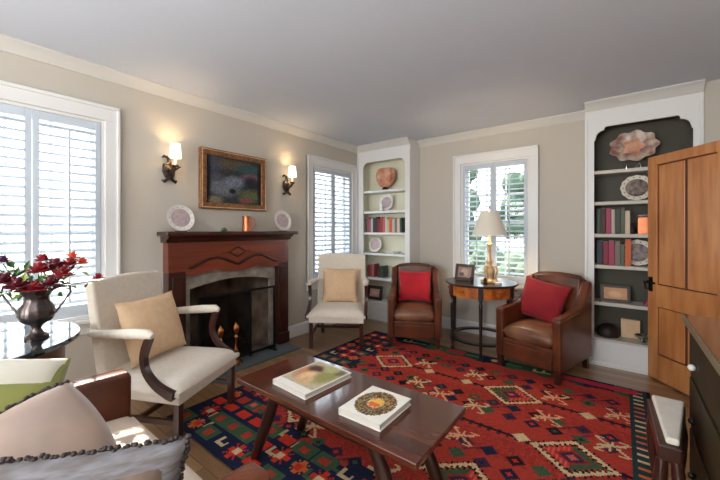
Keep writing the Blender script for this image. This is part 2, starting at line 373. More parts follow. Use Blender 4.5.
# ------------------------------------------------------------ door (pine, opened into the room, hinged on the right wall)
dl = empty('door_1', (3.222, 3.792, 0), math.atan2(-.79, .613), kind='structure')   # local +x runs from latch edge to hinge
DH = 1.875; DW = .66; th = .04
f = MB()
f.box((0, 0, .012), (.085, th, DH)); f.box((DW-.10, 0, .012), (DW, th, DH)); f.box((.085, 0, DH-.075), (DW-.10, th, DH)); f.box((.085, 0, .012), (DW-.10, th, .22)); f.box((.085, 0, .62), (DW-.10, th, .80))
f.build('door_frame', M['pine'], dl, bevel=.004)
for (a, b) in ((.093, .317), (.337, DW-.108)):
    for (c, d) in ((.228, .612), (.808, DH-.083)):
        f = MB(); f.box((a, .012, c), (b, th-.012, d)); f.build('door_panel', M['pine'], dl, bevel=.006)
f = MB(); f.box((.085, .016, .22), (DW-.1, th-.016, .62)); f.box((.085, .016, .80), (DW-.1, th-.016, DH-.075)); f.build('door_groove', M['groove'], dl)
f = MB(TR((0, 0, -.12))); f.box((.02, -.012, .86), (.05, 0, .98)); f.box((-.008, -.03, .925), (.085, -.012, .94)); f.tube([(.035, -.012, .88), (.035, -.05, .885), (.035, -.055, .93), (.035, -.012, .955)], .006)
f.build('latch', M['iron'], dl)
w = MB(); w.box((XR-.02, 2.28, 0), (XR, 2.36, 2.03)); w.box((XR-.02, 3.24, 0), (XR, 3.32, 2.03)); w.box((XR-.02, 2.36, 1.95), (XR, 3.24, 2.03))
w.build('trim_1', M['white'], bevel=.004)['kind'] = 'structure'

# ------------------------------------------------------------ built-in bookcases
SH = [1.81, 1.52, 1.22, .93, .585, .255]
def bookcase(label, x0, x1, xi0, xi1, back, shelfm, corner):
    yf = 3.834; e = empty('built_in_bookcase', ((x0+x1)/2, yf, 0), 0, label, 'bookcase'); ox = (x0+x1)/2
    X = lambda v: v-ox
    f = MB(); D = YB-yf-.004
    f.box((X(x0), .02, 0), (X(x0)+.02, D, H-.002)); f.box((X(x1)-.02, .02, 0), (X(x1), D, H-.002)); f.box((X(x0)+.02, .02, 2.26), (X(x1)-.02, D, 2.28)); f.build('carcass', M['white'], e)
    f = MB(); f.box((X(x0)+.02, D-.01, .0), (X(x1)-.02, D, 2.26)); f.box((X(x0)+.02, .021, .235), (X(x0)+.024, D-.01, 2.26)); f.box((X(x1)-.024, .021, .235), (X(x1)-.02, D-.01, 2.26)); f.box((X(x0)+.024, .021, 2.25), (X(x1)-.024, D-.01, 2.26))
    f.build('back_panel', back, e)
    f = MB(); f.box((X(x0), 0, .255), (X(xi0), .02, H-.002)); f.box((X(xi1), 0, .255), (X(x1), .02, H-.002))
    a, b = X(xi0), X(xi1)
    if corner == 'step':
        lo = [(a, 2.11), (a+.012, 2.11)]+[(a+.012+.055*math.sin(t), 2.11+.085*(1-math.cos(t))) for t in [PI/2*i/8 for i in range(9)]][1:]
        lo = [(a, 2.09), (a+.01, 2.10), (a+.012, 2.12)]+arcpts(a+.075, 2.12, .06, PI, PI/2, 7)+[(a+.08, 2.2), (a+.09, 2.212)]
    else:
        lo = [(a, 2.12)]+arcpts(a+.09, 2.12, .09, PI, PI/2, 8)
    hi = [(b-(p[0]-a), p[1]) for p in lo][::-1]
    poly = [(a, H-.002)]+lo+hi+[(b, H-.002)]
    f.prism(poly[::-1], 0, .02, 'y')
    f.build('face_frame', M['white'], e)
    f = MB()     # moulding strip each side and base cabinet
    for xx in (X(x0)+.012, X(x1)-.012): f.box((xx-.012, -.012, .255), (xx+.012, 0, 2.30))
    f.build('side_moulding', M['white'], e, bevel=.003)
    f = MB(); f.box((X(x0), 0, 0), (X(x1), .02, .235)); f.box((X(x0)+.06, -.008, .05), (X(x1)-.06, 0, .19)); f.box((X(x0), -.016, 0), (X(x1), 0, .03)); f.build('base_panel', M['white'], e, bevel=.003)
    f = MB(); f.prism([(-d, z) for d, z in crown], X(x0), X(x1), 'x'); f.build('crown', M['crown'], e, smooth=40)
    for i, z in enumerate(SH):
        f = MB(); t = .032 if i < 5 else .02
        f.box((X(x0)+.024, .0205 if i < 5 else -.012, z-t), (X(x1)-.024, D-.011, z)); f.build('shelf', shelfm, e, bevel=.003)
    return e
bookcase('narrow white built-in bookcase with cream interior in the left back corner', .012, .885, .12, .81, M['cream_back'], M['white'], 'round')
bookcase('white built-in bookcase with dark olive interior behind the pine door', 2.77, 3.568, 2.842, 3.508, M['olive'], M['shelf_grey'], 'step')

# ------------------------------------------------------------ fireplace
hearth = MB().box((.002, 1.26, 0), (.36, 2.44, .012)).build('hearth_slab', M['slate'], bevel=.003); tag(hearth, 'blue grey slate hearth slab on the floor before the fireplace', 'hearth')
e = empty('fireplace_mantel', (0, 1.847, .0), 0, 'carved mahogany fireplace mantel with serpentine frieze and stone surround', 'fireplace')
hb = .633
for sgn in (-1, 1):
    f = MB()
    y0, y1 = sorted((sgn*hb, sgn*(hb-.145))); f.box((.001, y0, .013), (.10, y1, .90))
    y0, y1 = sorted((sgn*(hb-.03), sgn*(hb-.115))); f.box((.10, y0, .16), (.112, y1, .86)); y0, y1 = sorted((sgn*hb*.77, sgn*hb)); f.box((.1, y0, .013), (.12, y1, .13))
    f.build('pilaster', M['mahogdk'], e, bevel=.005)
f = MB()
n = 32; low = []
for i in range(n+1):
    y = -hb+2*hb*i/n; low.append((y, .885+.0*y))
f.prism([(-hb, 1.19), (-hb, .90), (-hb+.14, .90), (-hb+.15, .865)]+[(-.45+.9*i/24, .865+.03*(1-abs(math.cos(PI*(i/24*2))))) for i in range(25)]+[(hb-.15, .865), (hb-.14, .90), (hb, .90), (hb, 1.19)], .001, .10, 'x')
f.build('frieze', M['mahog'], e)
f = MB()
def serp(y):
    u = y/.45
    return .93+.075*math.sin(PI*abs(u))**1.3 if abs(u) < 1 else .93
pts = [(.104, -.47+.94*i/40, serp(-.47+.94*i/40)) for i in range(41)]
f.tube(pts, .013, 8)
f.tube([(.102, -.09, 1.045), (.105, -.02, 1.085), (.105, 0, 1.092), (.105, .02, 1.085), (.102, .09, 1.045)], [.004, .008, .01, .008, .004], 6)
f.tube([(.102, -.09, 1.045), (.105, -.03, 1.015), (.105, 0, 1.0), (.105, .03, 1.015), (.102, .09, 1.045)], [.003, .007, .009, .007, .003], 6)
f.tube([(.102, -.17, 1.035), (.105, -.10, 1.05), (.102, -.06, 1.04)], [.002, .006, .003], 6); f.tube([(.102, .17, 1.035), (.105, .10, 1.05), (.102, .06, 1.04)], [.002, .006, .003], 6)
f.build('carved_moulding', M['mahogdk'], e, smooth=50)
f = MB()
prof = [(.001, 1.15), (.105, 1.15), (.115, 1.16), (.12, 1.175), (.145, 1.185), (.16, 1.20), (.17, 1.208), (.001, 1.208)]
f.prism([(x, z) for x, z in prof], -hb-.02, hb+.02, 'y'); f.build('cornice', M['mahogdk'], e, smooth=30)
f = MB(); f.box((.001, -.684, 1.208), (.205, .684, 1.243)); f.build('mantel_shelf', M['mahogdk'], e, bevel=.008, seg=3)
f = MB()
arch = [(-.43+.86*i/20, .735+.055*math.sin(PI*i/20)) for i in range(21)]
f.prism([(-.488, .013), (-.488, .90), (.488, .90), (.488, .013), (.43, .013)]+arch[::-1]+[(-.43, .013)], .004, .045, 'x'); f.build('stone_surround', M['stone'], e)
f = MB(); a = -.445; b = .441; bk = -.5
f.box((bk-.1, a-.06, -.0), (bk, b+.06, .9)); f.box((bk, a-.06, 0), (-.0, a, .9)); f.box((bk, b, 0), (-.0, b+.06, .9)); f.box((bk, a, .80), (-.0, b, .9)); f.box((bk, a, -.02), (.0, b, .012))
f.prism([(-.0, .442), (-.5, .442), (-.5, .25)], .012, .8, 'z'); f.prism([(-.0, -.444), (-.5, -.25), (-.5, -.444)], .012, .8, 'z')
f.build('firebox', M['brick'], e)
# logs
for (xx, zz, ang, lb) in ((-.14, .062, .05, 'front charred log lying on the floor of the fireplace'), (-.26, .062, -.05, 'rear charred log lying on the floor of the fireplace'), (-.20, .15, .10, 'charred log topmost of three in the fireplace')):
    T = TR((xx, 1.847, zz), rz=R(90)+ang)
    o = MB().tube([(-.22, 0, 0), (-.05, .01, .003), (.1, -.008, 0), (.22, 0, 0)], [.045, .048, .047, .04], 12, T).build('fire_log', M['trunk'], smooth=50)
    tag(o, lb, 'log', 'logs in the fireplace')
# fire screen
fs = empty('fire_screen', (.15, 1.847, .012), 0, 'black iron mesh fire screen standing in the fireplace opening', 'fire screen')
f = MB()
for y in (-.40, .11, .40): f.box((-.008, y-.009, 0), (.008, y+.009, .66))
f.box((-.008, -.40, .64), (.008, .40, .66)); f.box((-.008, -.40, .02), (.008, .40, .04))
for y in (-.36, .36): f.box((-.045, y-.01, 0), (.08, y+.01, .015))
f.build('frame', M['iron'], fs)
f = MB(); f.box((-.002, -.39, .04), (.0, .10, .64)); f.build('mesh_panel', M['screenmesh'], fs)
# andirons
an = empty('andiron', (.235, 1.745, .012), 0, 'brass ball andiron before the screen, the right and taller one', 'andiron')
f = MB(); f.lathe([(.035, 0), (.03, .03), (.012, .05), (.012, .1), (.024, .13), (.012, .16), (.01, .23), (.02, .26), (.01, .28), (.028, .31), (.034, .335), (.028, .36), (.006, .385), (.001, .395)]); f.build('post', M['brass'], an, smooth=40)
f = MB(); f.tube([(0, -.07, 0), (0, -.05, .04), (0, 0, .06), (0, .05, .04), (0, .07, 0)], .009); f.build('foot', M['brass'], an)
a2 = dup(an, (.225, 1.60, .012), 0, 'brass ball andiron before the screen, nearer the white armchair')

# mantel things
def plate(name, loc, r, rz, label, group=None, m1='china', m2='china_blue', lobes=0, tilt=78):
    e = empty(name, loc, rz, label, 'plate', group)
    T = TR((0, 0, r*math.sin(R(tilt))+.003), rx=R(tilt))
    MB().lathe([(.001, 0), (r*.55, 0), (r*.62, .006), (r, .016), (r, .02), (r*.6, .011), (r*.55, .006), (.001, .006)], n=40, T=T, lobes=lobes, lamp=.03 if lobes else 0).build('dish', M[m1], e, smooth=50)
    f = MB(); f.lathe([(r*.66, .0125), (r*.66, .0135), (r*.70, .0148), (r*.70, .0138)], n=40, T=T)
    for k in range(14): f.lathe([(.001, .0175), (.05*r, .0185), (.001, .0195)], n=6, T=T @ Matrix.Translation((r*.83*math.cos(k*.4488), r*.83*math.sin(k*.4488), 0)))
    rnd = random.Random(int(r*1e4)+int(loc[0]*100))
    for k in range(9):
        a = rnd.uniform(0, 6.28); q = rnd.uniform(0, .38)*r; f.lathe([(.001, .007), (.05*r+rnd.uniform(0, .09)*r, .0085), (.001, .009)], n=8, T=T @ Matrix.Translation((q*math.cos(a), q*math.sin(a), 0)))
    f.build('painted_pattern', M[m2], e)
    MB().tube([(-.03, .02, .003), (-.03, -.05, .003), (.03, -.05, .003), (.03, .02, .003)], .003).build('easel', M['ebony'], e)
    return e
plate('plate', (.075, 1.32, 1.243), .113, R(90), 'white patterned plate on the left end of the mantel')
plate('plate', (.075, 2.41, 1.243), .113, R(90), 'white patterned plate on the right end of the mantel')
mg = empty('copper_mug', (.10, 1.95, 1.243), R(60), 'small copper mug standing on the mantel below the painting', 'mug')
MB().lathe([(.001, 0), (.046, 0), (.048, .02), (.043, .05), (.041, .12), (.045, .15), (.041, .15), (.037, .12), (.04, .03), (.001, .02)]).build('cup', M['copper'], mg, smooth=40)
MB().tube([(.042, 0, .13), (.075, 0, .12), (.078, 0, .07), (.045, 0, .04)], .006).build('handle', M['copper'], mg, smooth=60)
gd = MB().lathe([(.001, 0), (.02, 0), (.03, .012), (.026, .02), (.012, .028), (.008, .035), (.001, .036)], (.09, 1.716, 1.243)).build('trinket_box', M['leaf'], smooth=40); tag(gd, 'tiny dark green lidded trinket box near the middle of the mantel', 'trinket box')

# painting over the mantel
def facecol(nx, ny, fn):
    vs = [(i/nx, j/ny) for j in range(ny+1) for i in range(nx+1)]
    fs = [(j*(nx+1)+i, j*(nx+1)+i+1, (j+1)*(nx+1)+i+1, (j+1)*(nx+1)+i) for j in range(ny) for i in range(nx)]
    cs = [fn((i+.5)/nx, (j+.5)/ny) for j in range(ny) for i in range(nx)]
    return vs, fs, cs
def flatpic(name, T, w, h, nx, ny, fn, m, parent=None):
    vs, fs, cs = facecol(nx, ny, fn); f = MB(); f.add([((u-.5)*w, (v-.5)*h, 0) for u, v in vs], fs, T)
    return f.build(name, m, parent, colors=cs)
def mixc(a, b, t): t = max(0, min(1, t)); return tuple(a[i]*(1-t)+b[i]*t for i in range(4))
def blobs(base, lst, seed, noise=.25):
    rnd = random.Random(seed); base = srgb(*base); L = [(x, y, rx, ry, srgb(*c)) for x, y, rx, ry, c in lst]
    def fn(u, v):
        c = base
        for x, y, rx, ry, k in L:
            d = ((u-x)/rx)**2+((v-y)/ry)**2
            if d < 1.4: c = mixc(c, k, 1.25-d*.9)
        s = 1+rnd.uniform(-noise, noise); return (c[0]*s, c[1]*s, c[2]*s, 1)
    return fn
pa = empty('framed_painting', (.03, 1.868, 1.7345), R(90), 'dark landscape oil painting in a gilt brown frame above the mantel', 'painting')
f = MB(); w2, h2, fr = .358, .2815, .062
for (a, b) in (((-w2, -h2), (w2, -h2+fr)), ((-w2, h2-fr), (w2, h2)), ((-w2, -h2+fr), (-w2+fr, h2-fr)), ((w2-fr, -h2+fr), (w2, h2-fr))):
    f.box((a[0], -.018, a[1]), (b[0], .028, b[1]))
f.build('frame', M['frame_gold'], pa, bevel=.01, seg=3)
f = MB()
for (a, b) in (((-w2+.012, -h2+.012), (w2-.012, -h2+.02)), ((-w2+.012, h2-.02), (w2-.012, h2-.012)), ((-w2+.012, -h2+.02), (-w2+.02, h2-.02)), ((w2-.02, -h2+.02), (w2-.012, h2-.02))):
    f.box((a[0], -.024, a[1]), (b[0], -.017, b[1]))
f.build('frame_bead', M['gilt'], pa)
fn = blobs((52, 56, 58), [(.15, .85, .2, .2, (64, 72, 88)), (.5, .85, .4, .12, (92, 78, 62)), (.75, .8, .3, .1, (54, 84, 82)), (.3, .35, .3, .2, (104, 108, 116)), (.5, .5, .2, .12, (110, 116, 128)), (.8, .62, .2, .1, (112, 84, 96)), (.8, .5, .15, .15, (40, 40, 48)), (.15, .55, .15, .1, (76, 76, 84)),
    (.8, .2, .25, .15, (92, 98, 66)), (.7, .1, .15, .07, (122, 78, 72)), (.15, .08, .15, .08, (116, 108, 86)), (.45, .28, .07, .06, (24, 24, 30)), (.02, .5, .06, .6, (34, 30, 32)), (.97, .5, .05, .6, (38, 28, 28))], 3, .3)
flatpic('canvas', TR((0, .0, 0), rx=R(90)), .60, .45, 50, 38, fn, M['canvas'], pa)

# sconces
def sconce(y, label):
    e = empty('wall_sconce', (.0, y, 1.66), R(90), label, 'sconce')      # local -y points into the room
    f = MB(); f.ball((0, -.02, .09), .05, sc=(1, .45, 1.3)); f.ball((-.02, -.035, .11), .03, sc=(1, .7, 1.2))
    f.tube([(-.055, -.02, .20), (-.045, -.03, .215), (-.01, -.03, .205), (0, -.03, .15)], [.006, .012, .014, .018], 8)
    f.tube([(-.055, -.02, .015), (-.045, -.03, .0), (-.01, -.03, .03), (0, -.03, .06), (.02, -.03, .025), (.05, -.03, .003), (.06, -.02, .02)], [.006, .012, .013, .02, .013, .012, .006], 8)
    f.tube([(0, -.03, .06), (-.045, -.035, .09), (-.04, -.035, .14), (0, -.03, .16)], [.014, .018, .018, .014], 8)
    f.build('backplate', M['bronze'], e, smooth=60)
    f = MB(); f.tube([(0, -.03, .08), (0, -.07, .075), (.01, -.1, .095), (.015, -.105, .125)], [.012, .01, .009, .012], 8); f.lathe([(.008, 0), (.028, .008), (.024, .018), (.01, .02)], (.015, -.105, .12)); f.tube([(.015, -.06, .09), (.05, -.07, .125), (.075, -.07, .135)], [.008, .012, .004], 8)
    f.build('arm', M['bronze'], e, smooth=50)
    f = MB(); f.lathe([(.011, 0), (.011, .08)], (.015, -.105, .138)); f.build('candle_sleeve', M['candle'], e, smooth=50)
    f = MB(); f.lathe([(.047, .0), (.036, .115), (.033, .115), (.044, .0)], (.015, -.105, .2), n=32); s = f.build('lamp_shade', M['shade_lit'], e, smooth=50)
    light('sconce_bulb', 'POINT', (.105+0, y+.015, 1.94), (0, 0, 0), 1.3, (1, .72, .42), shadow_soft_size=.02)
    return e
sconce(1.254, 'lit wall sconce with dark leafy bracket left of the painting')
sconce(2.517, 'lit wall sconce with dark leafy bracket right of the painting')

# ------------------------------------------------------------ rug (woven pattern as face colours)
RX0, RX1, RY0, RY1 = .64, 3.22, .98, 3.40
RED = srgb(176, 60, 48); RED2 = srgb(158, 50, 42); NAVY = srgb(30, 36, 62); CREAM = srgb(214, 190, 146); GREEN = srgb(66, 92, 64); BLACK = srgb(36, 22, 26); PINK = srgb(206, 98, 92); ORNG = srgb(206, 110, 56); TEAL = srgb(38, 60, 64); BRT = srgb(208, 56, 36); PURP = srgb(70, 40, 66)
cell = .0115; nx = int((RX1-RX0)/cell); ny = int((RY1-RY0)/cell)
grid = [[None]*nx for _ in range(ny)]
rr = random.Random(5)
def put(x, y, c):
    i = int((x-RX0)/cell); j = int((y-RY0)/cell)
    if 0 <= i < nx and 0 <= j < ny: grid[j][i] = c
def rect(x0, y0, x1, y1, c):
    y = y0
    while y < y1:
        x = x0
        while x < x1: put(x, y, c); x += cell*.9
        y += cell*.9
def rhomb(cx, cy, a, b, fn):
    for j in range(ny):
        y = RY0+(j+.5)*cell
        if abs(y-cy) > b*1.3: continue
        for i in range(nx):
            x = RX0+(i+.5)*cell
            if abs(x-cx) > a*1.3: continue
            d = abs(x-cx)/a+abs(y-cy)/b
            c = fn(d, x-cx, y-cy)
            if c: grid[j][i] = c
for j in range(ny):
    for i in range(nx): grid[j][i] = RED if ((j//9)+rr.randint(0, 1)) % 5 else RED2
def hline(x0, y0, x1, y1, c, teeth=True, c2=None, t=1):
    L = math.hypot(x1-x0, y1-y0); n = int(L/(cell*.8))
    for k in range(n+1):
        x = x0+(x1-x0)*k/n; y = y0+(y1-y0)*k/n
        for q in range(t): put(x, y+q*cell, c)
        if teeth and (k//2) % 3 == 0: put(x, y+cell*t, c2 or c); put(x, y-cell, c2 or c); put(x, y-2*cell, c2 or c)
def spider(cx, cy, c, s=1.0):
    for k in range(-6, 7): put(cx+k*cell*s, cy+.4*k*cell, c); put(cx+k*cell*s, cy+.4*k*cell+cell, c)
    for sx in (-1, 1):
        for sy in (-1, 1):
            for k in range(6): put(cx+sx*(2+k)*cell*s, cy+sy*(1+k)*cell*s, c); put(cx+sx*(2+k)*cell*s+cell, cy+sy*(1+k)*cell*s, c)
            for k in range(4): put(cx+sx*(7-k)*cell*s, cy+sy*(7+0)*cell*s, c)
        for k in range(5): put(cx+sx*.3*cell, cy+sx*(1+k)*cell*s, c)
def small(cx, cy, c, r=3):
    for a in range(-r, r+1):
        for b in range(-r, r+1):
            if abs(a)+abs(b) <= r: put(cx+a*cell, cy+b*cell, c)
# row lines along the length joining the medallions' tips, small diamonds between rows
rows = {1.62: [1.33, 2.42], 2.17: [1.86, 2.83], 2.72: [1.33, 2.385]}
for yy, xs in rows.items():
    hline(RX0+.3, yy, RX1-.1, yy, BLACK, True, PURP, 2)
for yy in (1.35, 1.89, 2.45, 2.98):
    x = 1.05
    k = 0
    while x < RX1-.2:
        if k % 4 in (0, 1): hline(x, yy-.06, x+.17, yy+.08, PURP, False)
        for dy in (-.06, .06):
            small(x+.05, yy+dy, [BLACK, GREEN, PURP, NAVY][(k+(dy > 0)) % 4], 4); small(x+.05, yy+dy, [GREEN, NAVY, BRT][k % 3], 1)
        x += .135; k += 1
for (x, y) in ((2.223, 2.386), (2.653, 2.528), (2.654, 2.863), (2.274, 1.988), (1.953, 2.395), (3.0, 2.42), (2.88, 1.75), (1.725, 2.472), (2.05, 2.90), (1.6, 2.86), (1.7, 1.95), (2.05, 1.45), (2.85, 1.4), (1.35, 2.25), (2.1, 1.75), (1.5, 1.5), (3.03, 2.85)): spider(x, y, [CREAM, srgb(226, 170, 130)][int(x*100) % 2], .9)
for (x, y) in ((2.571, 2.195), (2.036, 2.72), (2.10, 2.17), (2.87, 2.72), (1.7, 2.72), (2.2, 1.62), (1.6, 2.17), (2.72, 1.62)): small(x, y, CREAM, 4)
def medal(cx, cy, a, b, inner=GREEN):
    def fn(d, dx, dy):
        t = int((abs(dx)*2)/(cell*1.0)+1000) % 4
        if d > 1.13: return None
        if d > 1.03: return BLACK if t < 2 else None
        if d > .80: return CREAM if (d > .88 or t < 2) else BLACK
        if d > .70: return BLACK if t < 2 else RED
        if d > .42: return [inner, BRT, inner, PINK][t]
        if d > .32: return RED2
        if d > .14: return PURP
        return PINK
    rhomb(cx, cy, a, b, fn)
for yy, xs in rows.items():
    for x in xs: medal(x, yy, .205, .175)
# border
BW0, BWX1, BN, BF = .42, .13, .40, .17     # left end, right side, near side, far side
cols = [NAVY, NAVY, GREEN, NAVY, RED, NAVY, TEAL]
for j in range(ny):
    y = RY0+(j+.5)*cell
    for i in range(nx):
        x = RX0+(i+.5)*cell
        dl_, dr_, dn_, df_ = x-RX0, RX1-x, y-RY0, RY1-y
        wob = .035*round(math.sin(x*23)*1.0)+.0
        wob2 = .035*round(math.sin(y*21)*1.0)
        if dl_ < BW0+wob2 or dn_ < BN+wob: grid[j][i] = NAVY
        elif dr_ < BWX1: grid[j][i] = TEAL if dr_ > .03 else BLACK
        elif df_ < BF+wob*.5: grid[j][i] = [GREEN, TEAL, NAVY, GREEN][int(x*5) % 4]
        if .05 < dr_ < .11 and int(y/.023) % 3 == 0: grid[j][i] = [CREAM, PINK, ORNG, CREAM][int(y/.1) % 4]
def cross(cx, cy, s, c, c2=None):
    for a in range(-s, s+1):
        for b in range(-s, s+1):
            if min(abs(a), abs(b)) <= s//3 and max(abs(a), abs(b)) <= s: put(cx+a*cell, cy+b*cell, c)
            elif abs(abs(a)-abs(b)) <= 0 and max(abs(a), abs(b)) <= s*.8: put(cx+a*cell, cy+b*cell, c)
    if c2: rect(cx-cell*1.5, cy-cell*1.5, cx+cell*2, cy+cell*2, c2)
def hook(cx, cy, c, f=1):
    for k in range(7): put(cx+k*cell, cy, c); put(cx+k*cell, cy+cell, c)
    for k in range(6): put(cx+f*0, cy+k*cell, c); put(cx+cell, cy+k*cell, c)
    for k in range(4): put(cx+6*cell, cy+k*cell, c)
yy = RY0+.1; q = 0
for yb in (.09, .22, .34):
    x = RX0+.09+(.07 if yb == .22 else 0)
    while x < RX1-.15:
        k = rr.choice([0, 0, 1, 1, 2, 3, 4])
        if k == 0: cross(x, RY0+yb, 5, BRT, CREAM)
        elif k == 1: rect(x-.07, RY0+yb-.05, x+.07, RY0+yb+.05, GREEN); rect(x-.03, RY0+yb-.025, x+.03, RY0+yb+.025, RED)
        elif k == 2: hook(x-.03, RY0+yb-.03, CREAM)
        elif k == 3: cross(x, RY0+yb, 4, ORNG, BRT)
        else: rect(x-.05, RY0+yb-.03, x+.05, RY0+yb+.03, BRT)
        if rr.random() < .5: hook(x+.06, RY0+yb+rr.uniform(-.04, .02), rr.choice([CREAM, srgb(180, 172, 120), GREEN]))
        x += .15
for xb in (.09, .22, .34):
    y = RY0+.45
    while y < RY1-.1:
        k = rr.choice([0, 0, 1, 2, 3, 4])
        X0 = RX0+xb
        if k == 0: cross(X0, y, 5, BRT, CREAM)
        elif k == 1: rect(X0-.05, y-.05, X0+.05, y+.05, GREEN); rect(X0-.025, y-.02, X0+.025, y+.02, PINK)
        elif k == 2: hook(X0-.03, y-.03, CREAM)
        elif k == 3: cross(X0, y, 4, ORNG, BRT)
        else: rect(X0-.04, y-.04, X0+.05, y+.03, RED)
        y += .14
x = RX0+.5
while x < RX1-.15:
    y = RY1-.085; k = rr.choice([0, 1, 2, 3])
    if k == 0: rect(x-.09, y-.035, x+.09, y+.04, srgb(188, 44, 66))
    elif k == 1: hook(x-.04, y-.03, CREAM); hook(x+.03, y-.02, CREAM)
    elif k == 2: rect(x-.08, y-.02, x+.05, y+.03, srgb(86, 126, 74))
    else: cross(x, y, 3, ORNG, CREAM)
    x += .19
vs = [(RX0+i*cell, RY0+j*cell, .009+.0006*math.sin(i*.13)*math.sin(j*.11)) for j in range(ny+1) for i in range(nx+1)]
fs = [(j*(nx+1)+i, j*(nx+1)+i+1, (j+1)*(nx+1)+i+1, (j+1)*(nx+1)+i) for j in range(ny) for i in range(nx)]
cs = []
for j in range(ny):
    for i in range(nx):
        s = 1+rr.uniform(-.13, .13); c = grid[j][i]; cs.append((c[0]*s, c[1]*s, c[2]*s, 1))
f = MB(); f.add(vs, fs); X1 = RX0+nx*cell; Y1 = RY0+ny*cell
f.add([(RX0, RY0, .009), (X1, RY0, .009), (X1, Y1, .009), (RX0, Y1, .009), (RX0, RY0, .001), (X1, RY0, .001), (X1, Y1, .001), (RX0, Y1, .001)], [(4, 5, 1, 0), (5, 6, 2, 1), (6, 7, 3, 2), (7, 4, 0, 3), (7, 6, 5, 4)])
cs += [NAVY]*5
rug = f.build('kilim_rug', M['rug'], colors=cs); tag(rug, 'large red kilim rug with cream diamond medallions and navy border', 'rug')

# ------------------------------------------------------------ coffee table and its books
ct = empty('coffee_table', (1.936, 1.272, .0097), 0, 'long low dark wooden coffee table with splayed legs on the rug', 'table')
hx, hy = .548, .238
MB().box((-hx, -hy, .413), (hx, hy, .44)).build('tabletop', M['table'], ct, bevel=.005)
f = MB(); f.box((-.36, -.17, .35), (.36, -.15, .413)); f.box((-.36, .15, .35), (.36, .17, .413)); f.box((-.37, -.17, .375), (-.33, .17, .413)); f.box((.33, -.17, .375), (.37, .17, .413)); f.build('apron', M['darkleg'], ct, bevel=.003)
for sx in (-1, 1):
    for sy in (-1, 1):
        f = MB(); prof = [0, .08, .2, .3, .5, .7, .85, .93, 1]; rad = [.036, .036, .027, .033, .031, .032, .026, .029, .025]
        P0 = Vector((sx*.30, sy*.16, .413)); P1 = Vector((sx*.485, sy*.165, .0))
        f.tube([tuple(P0.lerp(P1, t)) for t in prof], rad, 10); f.build('leg', M['darkleg'], ct, smooth=45)
def book_flat(name, c, w, h, t, rz, fn, label, cover, nx=40, ny=34):
    e = empty(name, c, rz, label, 'book')
    f = MB(); f.box((-w/2, -h/2, 0), (w/2, h/2, .004)); f.box((-w/2, -h/2, t-.004), (w/2, h/2, t)); f.box((-w/2, -h/2, .004), (-w/2+.004, h/2, t-.004)); f.build('cover', cover, e, bevel=.001)
    f = MB(); f.box((-w/2+.004, -h/2+.005, .004), (w/2-.005, h/2-.005, t-.004)); f.build('pages', M['paper'], e)
    flatpic('cover_picture', TR((0, 0, t+.0006)), w-.004, h-.004, nx, ny, fn, M['print'], e)
    return e
fn1b = blobs((196, 180, 150), [(.3, .55, .28, .3, (196, 130, 84)), (.3, .72, .22, .14, (84, 50, 40)), (.42, .45, .2, .2, (232, 196, 150)), (.75, .6, .25, .3, (150, 146, 84)), (.85, .85, .15, .12, (110, 100, 70)), (.6, .85, .2, .12, (180, 178, 120)), (.55, .3, .15, .15, (216, 176, 130))], 4, .12)
fn1 = lambda u, v: srgb(238, 232, 222) if (v < .16 or u < .03 or u > .97 or v > .97) else fn1b(u, v)
book_flat('coffee_table_book', (1.738, 1.268, .4507), .262, .33, .026, R(-3), fn1, 'cream art book with a portrait cover, left of the two on the coffee table', M['china'])
rb = random.Random(9); wre = [(rb.random(), rb.random()) for _ in range(400)]
wc = [(120, 124, 70), (88, 70, 54), (176, 84, 60), (60, 70, 50), (200, 150, 90), (110, 60, 60), (150, 150, 110), (86, 92, 66)]
def fn2(u, v):
    d = math.hypot((u-.5)/.42, (v-.5)/.42)
    if u < .04 or v < .04 or u > .96 or v > .96 or d > 1: return srgb(240, 236, 224)
    if d < .3: return srgb(224, 110, 70) if v < .5 else srgb(236, 190, 80)
    if d < .42: return srgb(216, 130, 96) if rb.random() < .6 else srgb(230, 200, 110)
    return srgb(*wc[rb.randrange(8)])
book_flat('coffee_table_book', (2.172, 1.236, .4507), .218, .262, .030, R(1), fn2, 'white cookbook with a round food wreath cover, right of the two on the coffee table', M['china'])

